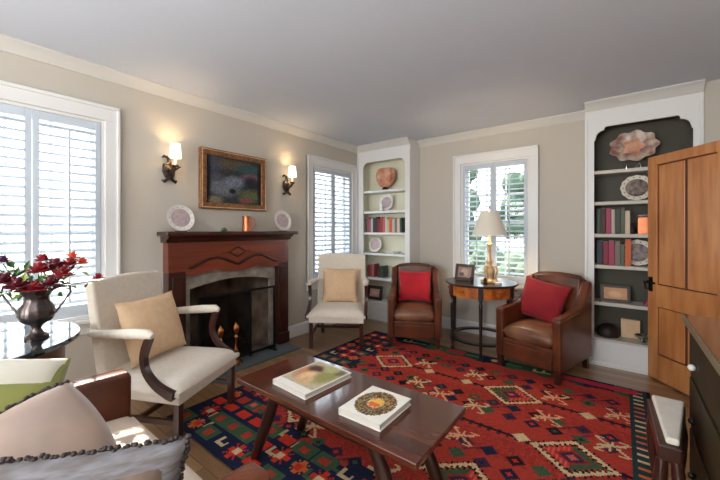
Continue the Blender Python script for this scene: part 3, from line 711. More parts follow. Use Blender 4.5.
# ------------------------------------------------------------ white upholstered open armchairs
def gainsborough(loc, rz, label, w=.62, wb=.58):
    e = empty('open_armchair', loc, rz, label, 'armchair', None)     # faces local -y
    hw = w/2
    f = MB(); f.prism([(-hw+.02, .27), (hw-.02, .27), (hw-.02, .33), (-hw+.02, .33)], -.30, .28, 'y')
    f.v = [(x*(1 if y < 0 else .9), y, z) for x, y, z in f.v]
    f.build('seat_rail', M['linen'], e, bevel=.008)
    # domed seat
    n = 16; vs = []; fs = []
    for j in range(n+1):
        for i in range(n+1):
            u = -1+2*i/n; v = -1+2*j/n; ww = hw*(1-.05*(v+1))
            z = .33+.055*((1-u**6)*(1-v**6))**.5+.012*(1-u*u)*(1-v*v)
            vs.append((u*ww, -.01+v*.305, z))
    for j in range(n):
        for i in range(n): fs.append((j*(n+1)+i, j*(n+1)+i+1, (j+1)*(n+1)+i+1, (j+1)*(n+1)+i))
    b0 = len(vs); vs += [(-hw, -.315, .325), (hw, -.315, .325), (hw*.9, .295, .325), (-hw*.9, .295, .325)]
    per = [i for i in range(n+1)]; fs.append(tuple([b0, b0+1]+per[::-1])); per = [j*(n+1)+n for j in range(n+1)]; fs.append(tuple([b0+1, b0+2]+per[::-1]))
    per = [n*(n+1)+i for i in range(n, -1, -1)]; fs.append(tuple([b0+2, b0+3]+per[::-1])); per = [j*(n+1) for j in range(n, -1, -1)]; fs.append(tuple([b0+3, b0]+per[::-1])); fs.append((b0+3, b0+2, b0+1, b0))
    f = MB(); f.add([(x, y, z+(.02 if z > .326 else 0)) for x, y, z in vs], fs); f.build('seat', M['linen'], e, smooth=60)
    # back, raked
    hb_ = wb/2; top = [(-hb_+2*hb_*i/16, .60+.018*math.sin(PI*i/16)) for i in range(17)]
    f = MB(); T = TR((0, .24, .345), rx=R(-9)); f.prism([(-hb_+.01, -.06), (-hb_, .1)]+top+[(hb_, .1), (hb_-.01, -.06)], -.035, .035, 'y', T); f.build('backrest', M['linen'], e, bevel=.018, seg=3)
    for sx in (-1, 1):
        f = MB(); f.tube([(sx*(hb_+.005), .30, .635), (sx*(hb_+.025), .15, .645), (sx*(hw-.01), -.02, .66), (sx*(hw), -.12, .665), (sx*(hw), -.15, .655)], [.022, .026, .03, .028, .016], 12); arm = f.build('arm_pad', M['linen'], e, smooth=60)
        cp = cat([(sx*hw, -.13, .645, .036), (sx*hw, -.105, .58, .036), (sx*hw, -.095, .52, .03), (sx*hw, -.115, .45, .032), (sx*hw, -.175, .385, .038), (sx*hw, -.25, .345, .046), (sx*hw, -.285, .335, .05)])
        f = MB(); f.sqtube([p[:3] for p in cp], .034, [p[3] for p in cp]); f.build('arm_support', M['mahogdk'], e, smooth=50)
    for sx in (-1, 1):
        MB().box((sx*(hw-.045)-.02, -.295, 0), (sx*(hw-.045)+.02, -.255, .272)).build('leg', M['darkleg'], e, bevel=.004)
        f = MB(); f.sqtube([(sx*(hw*.88-.04), .25, .272), (sx*(hw*.88-.04), .26, .15), (sx*(hw*.88-.04), .31, -.0095)], .036); f.build('leg', M['darkleg'], e, bevel=.003)
        y0, y1 = -.26, .27
        MB().box((sx*(hw-.055)-.01, y0, .14), (sx*(hw-.055)+.01, y1, .17)).build('side_stretcher', M['darkleg'], e)
    MB().box((-hw+.06, -.02, .142), (hw-.06, .0, .168)).build('cross_stretcher', M['darkleg'], e)
    return e
ZR = .0097
A = gainsborough((.705, .975, ZR), R(118), 'ivory upholstered open armchair beside the left window and fireplace', .63, .53)
B = gainsborough((.52, 2.86, ZR), R(35), 'ivory upholstered open armchair in front of the far left window')
def cushion(name, loc, rz, lean, w, h, t, m, label, roll=0, **k):
    e = MB(TR((0, 0, 0), rx=R(90)-lean, ry=0)).pillow(w, h, t, T=TR(rz=roll), **k).build(name, m, smooth=80)
    e.location = loc; e.rotation_euler = (0, 0, rz); tag(e, label, 'cushion'); return e
def local(loc, rz, v): c, s = math.cos(rz), math.sin(rz); return (loc[0]+c*v[0]-s*v[1], loc[1]+s*v[0]+c*v[1], loc[2]+v[2])
cushion('cushion', local((.715, .98, 0), R(118), (-.02, .115, .63)), R(114), R(19), .44, .40, .16, M['gold_linen'], 'square golden beige cushion on the left ivory armchair')
cushion('cushion', local((.52, 2.86, 0), R(35), (.0, .125, .61)), R(35), R(15), .42, .40, .13, M['gold_linen'], 'square golden beige cushion on the far ivory armchair')

# ------------------------------------------------------------ leather club chairs
def club(loc, rz, label):
    e = empty('club_chair', loc, rz, label, 'armchair', 'brown leather club chairs')
    e['group'] = ''; del e['group']
    hw = .285
    MB().box((-hw+.06, -.29, .13), (hw-.06, .27, .27)).build('seat_base', M['leather'], e, bevel=.012, seg=3)
    f = MB(); n = 14; vs = []
    f.pillow(.44, .50, .17, T=TR((0, -.055, .325)), pinch=-.02, dome=.22); f.build('seat_cushion', M['leather_seat'], e, smooth=70)
    for sx in (-1, 1):
        prof = [(-.30, .10), (-.305, .50), (-.29, .535), (-.1, .545), (.08, .57), (.17, .62), (.22, .70), (.27, .775), (.30, .79), (.33, .76), (.32, .10)]
        x0, x1 = sorted((sx*(hw-.075), sx*hw)); f = MB(); f.prism(prof, x0, x1, 'x'); f.build('arm', M['leather'], e, bevel=.02, seg=4)
        f = MB()
        for k in range(22):
            z = .11+k*.0195
            f.ball((sx*(hw-.014), -.308, z), .0052, 6, 4)
        for k in range(24):
            t = k/23; q = Vector((-.29, .535)).lerp(Vector((.08, .56)), t); f.ball((sx*(hw+.001), q[0], q[1]-.02), .005, 6, 4)
        f.build('nail_trim', M['brass_nail'], e)
    f = MB(); T = TR((0, .235, .25), rx=R(-8)); hb_ = hw-.075
    top = [(-hb_+2*hb_*i/16, .555+.02*math.sin(PI*i/16)) for i in range(17)]
    f.prism([(-hb_, -.1)]+top+[(hb_, -.1)], -.04, .045, 'y', T); f.build('backrest', M['leather'], e, bevel=.02, seg=4)
    f = MB(); f.tube([(-hb_-.03, .285, .775)]+[(x, .325, .25+z-.005) for x, z in top][1:-1]+[(hb_+.03, .285, .775)], .02, 10); f.build('top_roll', M['leather'], e, smooth=60)
    f = MB(); f.box((-hw+.076, -.302, .10), (hw-.076, -.288, .23)); f.build('front_panel', M['leather'], e, bevel=.006)
    for sx in (-1, 1):
        MB().sqtube([(sx*(hw-.04), -.275, .105), (sx*(hw-.04), -.277, 0)], [.05, .036]).build('leg', M['darkleg'], e)
        MB().sqtube([(sx*(hw-.045), .28, .105), (sx*(hw-.045), .31, -.0095)], [.05, .036]).build('leg', M['darkleg'], e)
    return e
Cl = (1.17, 3.43, ZR); Cr = R(28)
c1 = club(Cl, Cr, 'brown leather club chair between the narrow bookcase and the side table')
Dl = (2.475, 3.45, ZR); Dr = R(-15.5)
c2 = dup(c1, Dl, Dr, 'brown leather club chair right of the side table with lamp')
cushion('cushion', local(Cl, Cr, (0, .115, .585)), Cr, R(14), .38, .36, .12, M['red'], 'bright red square cushion on the chair by the narrow bookcase')
cushion('cushion', local(Dl, Dr, (-.05, .09, .585)), Dr, R(18), .42, .38, .13, M['red2'], 'deep red cushion on the chair right of the lamp table', roll=R(-9))

# ------------------------------------------------------------ oval side table with lamp
st = empty('side_table', (1.86, 3.62, 0), R(18), 'round veneered side table with dark slender legs beneath the back window', 'table')
MB().lathe([(.001, .685), (.345, .685), (.36, .69), (.365, .70), (.36, .71), (.001, .71)], n=48).build('tabletop', M['ebony'], st, smooth=40)
MB().lathe([(.30, .575), (.33, .575), (.33, .685), (.30, .685), (.295, .575)], n=48).build('apron', M['burl'], st, smooth=40)
for k in range(6):
    a = -PI/2+k*PI/3; c, s = math.cos(a), math.sin(a); r = .325
    T = TR((r*c, r*s, 0), rz=a); f = MB(); f.box((-.02, -.024, .565), (.016, .024, .684), T); f.lathe([(.015, 0), (.02, .03), (.012, .05), (.016, .10), (.021, .13), (.014, .16), (.019, .48), (.02, .52), (.013, .535), (.021, .565)], T=T, n=12); f.build('leg', M['ebony'], st, smooth=40)
MB().lathe([(.27, .115), (.325, .115), (.325, .135), (.27, .135), (.268, .115)], n=36).build('ring_stretcher', M['ebony'], st, smooth=40)
f = MB()
for k in range(6):
    a = -PI/2+(k+.5)*PI/3; f.ball((.334*math.cos(a), .334*math.sin(a), .63), .009, 8, 6)
f.build('drawer_pull', M['brass'], st, smooth=60)
lp = empty('table_lamp', (1.955, 3.60, .71), 0, 'gilt candlestick table lamp with parchment shade on the side table', 'lamp')
f = MB(); f.lathe([(.001, 0), (.085, 0), (.09, .012), (.08, .03), (.05, .04), (.045, .07), (.06, .10), (.055, .14), (.03, .165), (.022, .19), (.034, .215), (.024, .24), (.017, .27), (.017, .37), (.026, .385), (.03, .40), (.012, .41), (.012, .50), (.001, .5)])
for k in range(3):
    a = k*2*PI/3+.4; f.tube([(.03*math.cos(a), .03*math.sin(a), .16), (.07*math.cos(a), .07*math.sin(a), .17), (.08*math.cos(a), .08*math.sin(a), .12), (.06*math.cos(a), .06*math.sin(a), .05), (.085*math.cos(a), .085*math.sin(a), .0)], [.008, .01, .01, .01, .012])
f.build('base', M['gilt'], lp, smooth=45)
MB().lathe([(.175, .49), (.09, .735), (.086, .735), (.171, .49)], n=40).build('lamp_shade', M['shade'], lp, smooth=60)
MB().lathe([(.004, .48), (.004, .76), (.012, .77), (.008, .785), (.001, .79)]).build('finial', M['brass'], lp, smooth=60)
light('lamp_bulb', 'POINT', (1.955, 3.60, 1.33), (0, 0, 0), 4.5, (1, .74, .45), shadow_soft_size=.03)
def picture_frame(loc, rz, w, h, label, fm, fn, fr=.025, tilt=12):
    e = empty('picture_frame', loc, rz, label, 'picture frame'); T = TR((0, 0, .002), rx=R(-tilt)); f = MB()
    f.box((-w/2, -.008, 0), (w/2, .008, fr), T); f.box((-w/2, -.008, h-fr), (w/2, .008, h), T); f.box((-w/2, -.008, fr), (-w/2+fr, .008, h-fr), T); f.box((w/2-fr, -.008, fr), (w/2, .008, h-fr), T); f.box((-w/2+fr, .003, fr), (w/2-fr, .007, h-fr), T)
    f.build('frame', fm, e, bevel=.002)
    flatpic('photograph', T @ TR((0, -.002, h/2), rx=R(90)), w-2*fr+.002, h-2*fr+.002, 20, 16, fn, M['print'], e)
    f = MB(); f.sqtube([(0, .012, h*.6), (0, .065, .004)], .03, .004, T=T); f.build('stand', fm, e)
    return e
picture_frame((1.70, 3.56, .71), R(-5), .215, .175, 'dark framed photograph standing on the side table left of the lamp', M['frame_dark'], blobs((150, 126, 120), [(.5, .5, .3, .35, (190, 166, 150)), (.3, .3, .2, .2, (100, 80, 84))], 2), .03)
for (x, y, h, mm, nm, lb) in ((1.83, 3.42, .075, 'bronze', 'figurine', 'small dark figurine at the left foot of the table lamp'), (1.965, 3.43, .07, 'bronze', 'figurine', 'small dark figurine at the right foot of the table lamp')):
    o = MB().lathe([(.001, 0), (.026, 0), (.024, .01), (.014, .02), (.02, .04), (.012, .055), (.014, h*.9), (.001, h)], (x, y, .71), n=14).build(nm, M[mm], smooth=50); tag(o, lb, 'figurine')
o = MB().lathe([(.001, 0), (.03, 0), (.042, .02), (.04, .022), (.028, .006), (.001, .005)], (2.07, 3.50, .71)).build('trinket_dish', M['china'], smooth=50); tag(o, 'small pale dish on the right side of the lamp table', 'dish')

# ------------------------------------------------------------ things in the bookcases
def books(x, y0, z, spec, group, labels, xmax=None, hscale=1, lean_last=False):
    for k, (w, h, ci, lb) in enumerate(spec):
        e = empty('book', (x+w/2, y0, z), 0, lb, 'book', group); d = .14
        f = MB(); T = TR(ry=R(7)) if lean_last and k == len(spec)-1 else TR()
        if lean_last and k == len(spec)-1: T = TR((.004+h*0, 0, .002), ry=R(-7)); e.location.x += h*math.sin(R(7))+.002
        f.box((-w/2, 0, 0), (w/2, d, h), T); f.build('cover', BM[ci], e, bevel=.003)
        f = MB(); f.box((-w/2+.002, .004, h-.0005), (w/2-.002, d-.002, h+.001), T); f.build('pages', M['paper'], e)
        x += w+.0015
    return x
CN = ['burgundy', 'dark green', 'pale grey', 'brick red', 'dark brown', 'dusty pink', 'cream', 'navy', 'orange', 'grey', 'magenta', 'olive']
def mk(specs, where):
    seen = {}; out = []
    tot = {}
    for w_, h_, c in specs: tot[c] = tot.get(c, 0)+1
    prev = None
    for i, (w_, h_, c) in enumerate(specs):
        if i == 0: pos = 'leftmost'
        elif i == len(specs)-1: pos = 'rightmost'
        else: pos = 'between %s and %s ones' % (CN[specs[i-1][2]], CN[specs[i+1][2]])
        out.append((w_, h_, c, '%s upright book %s, %s' % (CN[c], pos, where)))
    return out
# left bookcase, third shelf
books(.125, 3.88, SH[2], mk([(.03, .20, 1), (.04, .215, 10), (.025, .19, 9), (.032, .20, 2), (.045, .205, 7), (.04, .22, 4), (.035, .19, 0), (.04, .215, 3), (.04, .2, 5), (.03, .21, 6), (.035, .18, 2), (.045, .20, 8), (.04, .19, 2), (.035, .2, 9), (.04, .19, 6), (.03, .2, 1)], 'narrow bookcase'), 'books on the narrow bookcase shelf', None)
books(.155, 3.89, SH[4], mk([(.035, .17, 0), (.04, .18, 3), (.035, .185, 5)], 'low in the narrow bookcase'), 'low books in the narrow bookcase', None)
books(.33, 3.90, SH[4], [(.05, .16, 4, 'dark brown book standing alone low in the narrow bookcase'), (.03, .165, 1, 'dark green book against the brown one low in the narrow bookcase')], 'low books in the narrow bookcase', None)
# bowl top shelf
b = empty('copper_lustre_bowl', (.42, 3.96, SH[0]), 0, 'copper pink shell shaped vase on the top shelf of the narrow bookcase', 'vase')
MB().lathe([(.001, 0), (.055, 0), (.05, .02), (.035, .05), (.001, .055)]).build('foot', M['pewter'], b, smooth=40)
MB().lathe([(.03, .04), (.09, .07), (.14, .14), (.155, .22), (.14, .285), (.12, .31), (.112, .31), (.13, .27), (.14, .21), (.12, .14), (.06, .08), (.001, .07)], n=40, lobes=8, lamp=.07, sy=.55).build('bowl', M['copper_bowl'], b, smooth=60)
plate('plate', (.425, 3.98, SH[1]), .118, 0, 'white plate with grey figure on the second shelf of the narrow bookcase')
o = empty('china_figurine', (.38, 3.92, SH[1]), 0, 'small white china figurine before the plate in the narrow bookcase', 'figurine'); MB().lathe([(.001, 0), (.03, 0), (.034, .02), (.02, .05), (.026, .075), (.012, .09), (.018, .11), (.001, .125)]).build('body', M['china'], o, smooth=50)
plate('plate', (.245, 3.97, SH[3]), .112, 0, 'pale green rimmed plate below the books in the narrow bookcase', m1='palecream', m2='china_blue')
o = MB().lathe([(.001, 0), (.03, 0), (.06, .03), (.058, .032), (.028, .006), (.001, .006)], (.60, 3.97, SH[3])).build('small_bowl', M['china'], smooth=50); tag(o, 'small white bowl right of the plate in the narrow bookcase', 'bowl')
picture_frame((.25, 3.92, SH[5]), R(3), .25, .20, 'dark framed pink print at the bottom of the narrow bookcase', M['frame_dark'], blobs((206, 160, 146), [(.5, .5, .3, .3, (226, 190, 170))], 6), .045)
# right bookcase
p = empty('ornate_platter', (3.13, 3.975, SH[0]), 0, 'large lobed ornate platter propped on the top right bookcase shelf', 'platter')
T = TR((0, 0, .205), rx=R(76))
MB().lathe([(.001, 0), (.09, 0), (.11, .01), (.17, .03), (.172, .035), (.11, .016), (.09, .006), (.001, .006)], n=64, T=T, lobes=9, lamp=.07, sy=.85).build('dish', mat('lustre_dish', (206, 190, 170), .35, rgb2=(140, 92, 86), vscale=14), p, smooth=60)
MB().lathe([(.001, .008), (.04, .01), (.07, .012), (.072, .018), (.04, .016), (.001, .014)], n=30, T=T, lobes=5, lamp=.2).build('centre_motif', M['copper_bowl'], p, smooth=60)
MB().tube([(-.06, .04, .003), (-.05, -.07, .003), (-.05, -.075, .05), (0, -.03, .003), (.05, -.075, .05), (.05, -.07, .003), (.06, .04, .003)], .006).build('easel', M['silver'], p)
plate('plate', (3.155, 3.975, SH[1]), .118, 0, 'white plate with dark figures on the second right bookcase shelf', lobes=12, m2='dark_glaze', m1='palecream')
plate('plate', (3.16, 3.975, SH[3]), .118, 0, 'white plate with dark figures beside the orange book, right bookcase', lobes=12, m2='dark_glaze', m1='palecream')
books(2.862, 3.88, SH[2], mk([(.03, .23, 1), (.035, .24, 4), (.04, .235, 10), (.025, .225, 2), (.04, .22, 1), (.03, .235, 11), (.035, .21, 6)], 'right bookcase upper row'), 'books on the upper row of the right bookcase', None)
books(2.862, 3.88, SH[3], mk([(.045, .22, 7), (.04, .215, 0), (.045, .225, 10), (.04, .22, 9), (.03, .19, 11), (.045, .24, 8)], 'right bookcase lower row'), 'books on the lower row of the right bookcase', None)
bx = empty('wooden_box', (3.21, 3.955, SH[2]), 0, 'brown wooden box on the upper book shelf near the door', 'box')
MB().box((-.05, -.06, 0), (.05, .06, .15)).build('body', M['copper'], bx, bevel=.003); MB().box((-.054, -.064, .151), (.054, .064, .175)).build('lid', M['mahogdk'], bx, bevel=.003)
o = MB().lathe([(.001, 0), (.028, 0), (.035, .03), (.03, .06), (.018, .08), (.022, .10), (.001, .10)], (3.115, 3.93, SH[2])).build('small_vase', M['bronze'], smooth=50); tag(o, 'small dark vase between the books and the brown box', 'vase')
picture_frame((3.0, 3.93, SH[4]), R(4), .225, .155, 'brown framed orange print on the fifth right bookcase shelf', M['frame_dark'], blobs((206, 158, 120), [(.5, .45, .3, .3, (226, 186, 150))], 8, .1), .025)
e = empty('leaning_book', (3.20, 3.88, SH[4]+.0), 0, 'pink and red book leaning by the door latch, fifth shelf', 'book')
T = TR((0, 0, .004), ry=R(28)); MB().box((0, 0, 0), (.018, .13, .17), T).build('cover', BM[10], e, bevel=.002); MB().box((.002, .003, .168), (.016, .127, .1715), T).build('pages', M['paper'], e)
o = MB().lathe([(.001, 0), (.085, 0), (.095, .03), (.08, .075), (.045, .105), (.012, .115), (.001, .116)], (2.945, 3.965, SH[5]), n=32).build('domed_basket', M['bronze'], smooth=50); tag(o, 'dark domed basket on the bottom shelf of the right bookcase', 'basket')
o = MB().box((3.04, 3.99, SH[5]+.001), (3.18, 4.03, SH[5]+.17)).build('storage_box', M['gold_linen'], bevel=.004); tag(o, 'beige storage box at the back of the bottom right bookcase shelf', 'box')
o = empty('silver_bowl', (3.19, 3.93, SH[5]), 0, 'small silver footed bowl on the bottom shelf beside the door', 'bowl'); MB().lathe([(.001, 0), (.03, 0), (.012, .012), (.02, .022), (.05, .04), (.055, .058), (.052, .058), (.04, .04), (.001, .028)]).build('bowl', M['silver'], o, smooth=50)

# ------------------------------------------------------------ round table with lamp and flowers by the left window
rt = empty('round_table', (.62, .095, 0), 0, 'round table with glossy black top under the left window', 'table')
MB().lathe([(.001, .69), (.40, .69), (.425, .695), (.43, .708), (.425, .72), (.001, .72)], n=56).build('tabletop', M['blacktop'], rt, smooth=40)
MB().lathe([(.34, .58), (.365, .58), (.365, .69), (.34, .69), (.335, .58)], n=48).build('apron', M['redwood'], rt, smooth=40)
for k in range(4):
    a = R(50+90*k); MB().lathe([(.014, 0), (.024, .03), (.014, .05), (.02, .2), (.024, .4), (.016, .42), (.026, .44), (.016, .46), (.026, .49), (.016, .51), (.026, .54), (.03, .58), (.03, .689)], (.33*math.cos(a), .33*math.sin(a), 0), n=14).build('leg', M['redwood'], rt, smooth=40)
l2 = empty('table_lamp', (.50, .06, .72), 0, 'table lamp with mauve grey shade at the left frame edge', 'lamp')
MB().lathe([(.001, 0), (.07, 0), (.07, .015), (.02, .03), (.05, .1), (.06, .2), (.03, .3), (.012, .33), (.012, .58), (.001, .58)]).build('base', M['pewter'], l2, smooth=40)
MB().lathe([(.155, .525), (.10, .76), (.097, .76), (.152, .525)], n=36).build('lamp_shade', M['shade_grey'], l2, smooth=60)
ur = empty('silver_urn', (.735, .335, .72), R(52), 'tarnished silver two handled urn holding flowers on the black table', 'urn')
MB().lathe([(x_*.78, z_) for x_, z_ in [(.001, 0), (.058, 0), (.06, .012), (.035, .025), (.022, .045), (.03, .065), (.075, .085), (.09, .115), (.085, .15), (.062, .18), (.058, .205), (.08, .23), (.088, .24), (.082, .24), (.056, .2), (.05, .12), (.001, .1)]], n=36, lobes=12, lamp=.03).build('body', M['pewter'], ur, smooth=50)
for s in (-1, 1):
    MB().tube([(s*.065, 0, .12), (s*.08, 0, .125), (s*.11, 0, .17), (s*.145, 0, .225), (s*.14, 0, .255), (s*.10, 0, .255), (s*.062, 0, .236)], [.006, .006, .005, .005, .006, .006, .006], 8).build('handle', M['pewter'], ur, smooth=60)
fl = empty('flower_bouquet', (.735, .335, .90), 0, 'bouquet of burgundy, red and coral flowers in the silver urn', 'flowers')
rf = random.Random(21)
def blossom(c, r, m, seed):
    f = MB(); q = random.Random(seed)
    for ring, (n_, tl, rad) in enumerate(((5, 20, .35), (7, 50, .7), (9, 80, 1.0))):
        for k in range(n_):
            a = 2*PI*k/n_+ring*.4+q.uniform(-.1, .1); T = TR(c, rz=a) @ Matrix.Rotation(R(tl+q.uniform(-8, 8)), 4, 'Y') @ Matrix.Translation((0, 0, r*.55))
            f.ball((0, 0, 0), r*.55, 7, 5, sc=(.18, .55, 1), T=T)
    f.build('blossom', M[m], fl, smooth=70)
# u axis: across the picture (toward +y side is right in view), offsets in world
def off(r_, u_, d_): return (d_, r_, u_)     # r_: along +y (right in view), u_: up, d_: towards the room
FL = [(-.08, .02, .06, .055, 'mauve'), (-.12, .05, .02, .05, 'mauve'), (-.02, .0, .07, .05, 'redpetal'), (.0, .10, .05, .05, 'redpetal'), (.07, .11, .03, .055, 'mauve'), (.09, .07, .07, .05, 'redpetal'), (.15, .17, .0, .035, 'coral'), (.19, .13, .02, .035, 'coral'), (.13, .13, .05, .04, 'redpetal'),
      (.26, .03, .04, .03, 'redpetal'), (-.13, .17, .03, .03, 'plum'), (.03, .16, -.03, .035, 'redpetal'), (-.06, -.01, -.02, .045, 'mauve'), (.04, .02, .08, .045, 'mauve'), (-.17, .0, .05, .035, 'plum')]
for i, (a, b_, d, r_, m) in enumerate(FL):
    c = off(a*.92, b_*.85+.065, d); blossom(c, r_, m, i)
    MB().tube([(0, 0, .02), (c[0]*.4, c[1]*.4, .07), (c[0], c[1], c[2]-.01)], .0028, 5).build('stem', M['leaf'], fl)
for k in range(54):
    a = rf.gauss(0, .08); b_ = rf.uniform(.02, .15); d = rf.uniform(-.06, .07); T = TR(off(a, b_+.02, d), rx=rf.uniform(-1, 1), ry=rf.uniform(-1.2, 1.2), rz=rf.uniform(0, 6))
    f = MB(T); L = rf.uniform(.03, .055); f.add([(0, 0, 0), (L*.5, L*.28, .006), (L*1.2, 0, 0), (L*.5, -L*.28, .006), (L*.5, 0, -.002)], [(0, 4, 1), (4, 2, 1), (0, 3, 4), (4, 3, 2)])
    f.v += [(x, y, z-.001) for x, y, z in f.v]; f.f += [(b0+5, a0+5, c0+5) for a0, b0, c0 in f.f]
    f.build('leaf', M['leaf' if k % 3 else 'lime'], fl)

# ------------------------------------------------------------ sofa in the left foreground
SX0, SX1, SY0, SY1 = 1.10, 2.28, -.33, .60
so = empty('leather_sofa', ((SX0+SX1)/2, (SY0+SY1)/2, 0), 0, 'brown leather loveseat with seat coloured pale as if sunlit in the left foreground', 'sofa')
cx, cy = (SX0+SX1)/2, (SY0+SY1)/2; hw = (SX1-SX0)/2; hd = (SY1-SY0)/2
MB().box((-hw+.11, -hd+.12, .10), (hw-.11, hd-.02, .30)).build('base', M['leather'], so, bevel=.012)
for sx in (-1, 1):
    prof = [(-hd+.02, .10), (-hd+.02, .60), (-hd+.2, .60), (hd-.02, .585), (hd, .57), (hd-.005, .10)]
    x0, x1 = sorted((sx*(hw-.11), sx*hw)); MB().prism(prof, x0, x1, 'x').build('arm', M['leather'], so, bevel=.025, seg=4)
MB().box((-hw+.11, -hd, .10), (hw-.11, -hd+.13, .76)).build('backrest', M['leather'], so, bevel=.03, seg=4)
f = MB(); f.pillow(2*hw-.225, 2*hd-.10, .17, T=TR((0, .045, .355)), pinch=-.01, dome=.16, n=28); f.build('seat_cushion', M['sunlit_seat'], so, smooth=70)
ww, dd = hw-.118, hd-.052
f = MB(); f.tube([(-ww, .045+dd, .37), (ww, .045+dd, .37)], .007); f.build('piping', M['sunlit_seat'], so)
for sx in (-1, 1):
    for sy in (-1, 1): MB().lathe([(.018, 0), (.028, .1)], (sx*(hw-.06), sy*(hd-.07), 0), n=12).build('foot', M['darkleg'], so)
def fringed(name, loc, rx, ry, rz, w, h, t, m, label, fringe=True, roll=0, pinch=.05):
    e = empty(name, loc, 0, label, 'cushion'); e.rotation_euler = (rx, ry, rz)
    MB(TR(rz=roll)).pillow(w, h, t, n=22, pinch=pinch, dome=.42).build('cushion_cover', m, e, smooth=80)
    if fringe:
        f = MB(TR(rz=roll)); q = random.Random(3); pts = []
        n = 46; 
        for (a, b) in ([((-1, -1), (1, -1)), ((1, -1), (1, 1)), ((1, 1), (-1, 1)), ((-1, 1), (-1, -1))] if fringe is True else [((1, 1), (-1, 1))]):
            for k in range(n):
                u = a[0]+(b[0]-a[0])*k/n; v = a[1]+(b[1]-a[1])*k/n
                x = w/2*u*(1-pinch*(1-v*v)); y = h/2*v*(1-pinch*(1-u*u)); f.ball((x+q.uniform(-.004, .004), y+q.uniform(-.004, .004), q.uniform(-.005, .005)), q.uniform(.006, .0095), 6, 4)
        f.build('bead_fringe', M['fringe'], e, smooth=60)
    return e
gp = fringed('scatter_cushion', (1.43, .07, .635), R(62), 0, R(86), .44, .42, .15, M['green'], 'moss green and cream silk cushion against the left arm of the sofa', False, roll=R(-14))
MB().pillow(.42, .15, .10, T=TR((.03, .135, .014), rz=R(-16)), pinch=.05, dome=.42).build('cream_panel', M['palecream'], gp, smooth=80)
fringed('scatter_cushion', (1.655, .19, .555), R(60), 0, R(74), .33, .33, .17, M['taupe'], 'taupe silk cushion with dark bead fringe, in the middle of three on the sofa', 'left edge', roll=R(27), pinch=-.13)
gb = fringed('scatter_cushion', (2.00, .21, .54), R(80), 0, R(61), .47, .35, .17, M['greyblue'], 'grey blue cushion with dark bead fringe, standing nearest the camera on the sofa', True, roll=R(-6))
MB(TR((0, 0, .012), rz=R(-6))).pillow(.43, .31, .16, pinch=.05, dome=.42).build('brown_panel', M['brownsilk'], gb, smooth=80)

# ------------------------------------------------------------ desk and stool on the right
dk = empty('writing_desk', (3.51, 1.62, 0), 0, 'dark olive brown desk chest with glossy top at the right frame edge', 'desk')
MB().box((-.205, -.62, .10), (.215, .62, .82)).build('carcass', M['desk'], dk, bevel=.004)
MB().box((-.228, -.65, .82), (.218, .65, .846)).build('top', M['desktop'], dk, bevel=.004)
f = MB()
f.box((-.234, -.655, .818), (-.228, .655, .848)); f.build('top_edge', M['desk_edge'], dk, bevel=.002)
for (z0, z1) in ((.60, .79), (.36, .57), (.13, .33)):
    d = MB().box((-.214, -.58, z0), (-.205, .58, z1)).build('drawer', M['desk'], dk, bevel=.003)
    for y in (.40, -.40): MB().ball((-.228, y, (z0+z1)/2-.03), .014, 10, 8).build('knob', M['china' if z0 > .5 else 'ebony'], d, smooth=60)
for sx in (-1, 1):
    for sy in (-1, 1): MB().sqtube([(sx*.18+.005, sy*.58, .10), (sx*.18+.005, sy*.59, 0)], [.05, .04]).build('foot', M['darkleg'], dk)
sl = empty('upholstered_stool', (3.205, 1.87, .0), 0, 'narrow stool with tapered white seat and dark curved legs beside the desk', 'stool')
MB().prism([(-.055, -.20), (.012, -.20), (.067, .225), (-.067, .225)], .40, .462, 'z').build('seat_frame', M['darkleg'], sl, bevel=.006)
MB().prism([(-.032, -.185), (.006, -.185), (.062, .212), (-.05, .212)], .463, .49, 'z').build('seat_pad', M['linen'], sl, bevel=.008, seg=3)
for sy in (-1, 1):
    for sx in (-1, 1):
        x = -.022+sx*.02 if sy < 0 else sx*.045
        f = MB(); f.tube([(x, sy*.19, .41), (x+sx*.006, sy*.195, .34), (x+sx*.004, sy*.19, .24), (x-sx*.006, sy*.18, .12), (x, sy*.19, .03), (x, sy*.195, 0)], [.018, .022, .017, .012, .012, .018], 10); f.build('leg', M['darkleg'], sl, smooth=60)

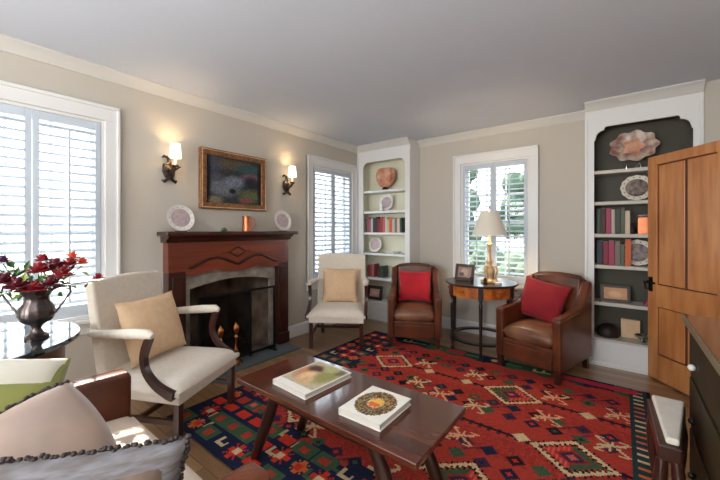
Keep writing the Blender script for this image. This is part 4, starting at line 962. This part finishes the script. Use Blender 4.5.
# ------------------------------------------------------------ outside
o = MB().box((-40, -40, -.45), (40, 60, -.40)).build('ground', M['drive']); o['kind'] = 'structure'
o = MB().box((-12, 12.5, -.40), (10, 30, -.36)).build('lawn', M['grass']); o['kind'] = 'structure'
def bush(name, c, r, label, cat='bush', group=None, m='hedge', seed=1, h=1.0):
    q = random.Random(seed); f = MB()
    for k in range(26):
        a = q.uniform(0, 2*PI); d = q.uniform(0, .75)*r; z = q.uniform(.15, .95)*r*h*1.4; f.ball((c[0]+d*math.cos(a), c[1]+d*math.sin(a), c[2]+z), r*q.uniform(.22, .38), 9, 7, sc=(1, 1, .8))
    o = f.build(name, M[m], smooth=30); tag(o, label, cat, group); return o
bush('garden_shrub', (1.35, 7.2, -.42), .75, 'dark shrub outside the back window, right of the lamp', seed=3)
bush('garden_shrub', (.0, 9.0, -.42), .9, 'green shrub outside the back window, left of the lamp', seed=4)
t = empty('garden_tree', (-3.1, 3.75, -.40), 0, 'leafy tree added outside the far left window to block its sun', 'tree')  # tree added here to keep sun out of the far left window
MB().tube([(0, 0, 0), (.05, 0, 1.4), (0, .05, 3.4)], [.16, .12, .08], 10).build('trunk', M['trunk'], t, smooth=60)
q = random.Random(11); f = MB()
for k in range(60):
    a = q.uniform(0, 6.28); d = q.uniform(0, .85); f.ball((d*math.cos(a), d*math.sin(a), q.uniform(2.7, 5.0)), q.uniform(.22, .4), 8, 6)
f.build('crown', M['hedge'], t, smooth=30)
for i, (x, y, s) in enumerate(((-4.5, 17, 5), (-.5, 19, 6), (3.0, 18, 7))):
    t = empty('garden_tree', (x, y, -.36), 0, ['tree far outside seen through the left louvres of the back window', 'tree far outside straight behind the table lamp', 'tree far outside seen through the right louvres of the back window'][i], 'tree')
    MB().tube([(0, 0, 0), (.05, 0, 1.2), (0, .05, 2.6)], [.2, .15, .1], 10).build('trunk', M['trunk'], t, smooth=60)
    q = random.Random(s); f = MB()
    for k in range(70):
        a = q.uniform(0, 6.28); d = q.uniform(0, 1.7); f.ball((d*math.cos(a), d*math.sin(a), q.uniform(1.2, 4.6)), q.uniform(.3, .6), 8, 6)
    f.build('crown', M['hedge'], t, smooth=30)
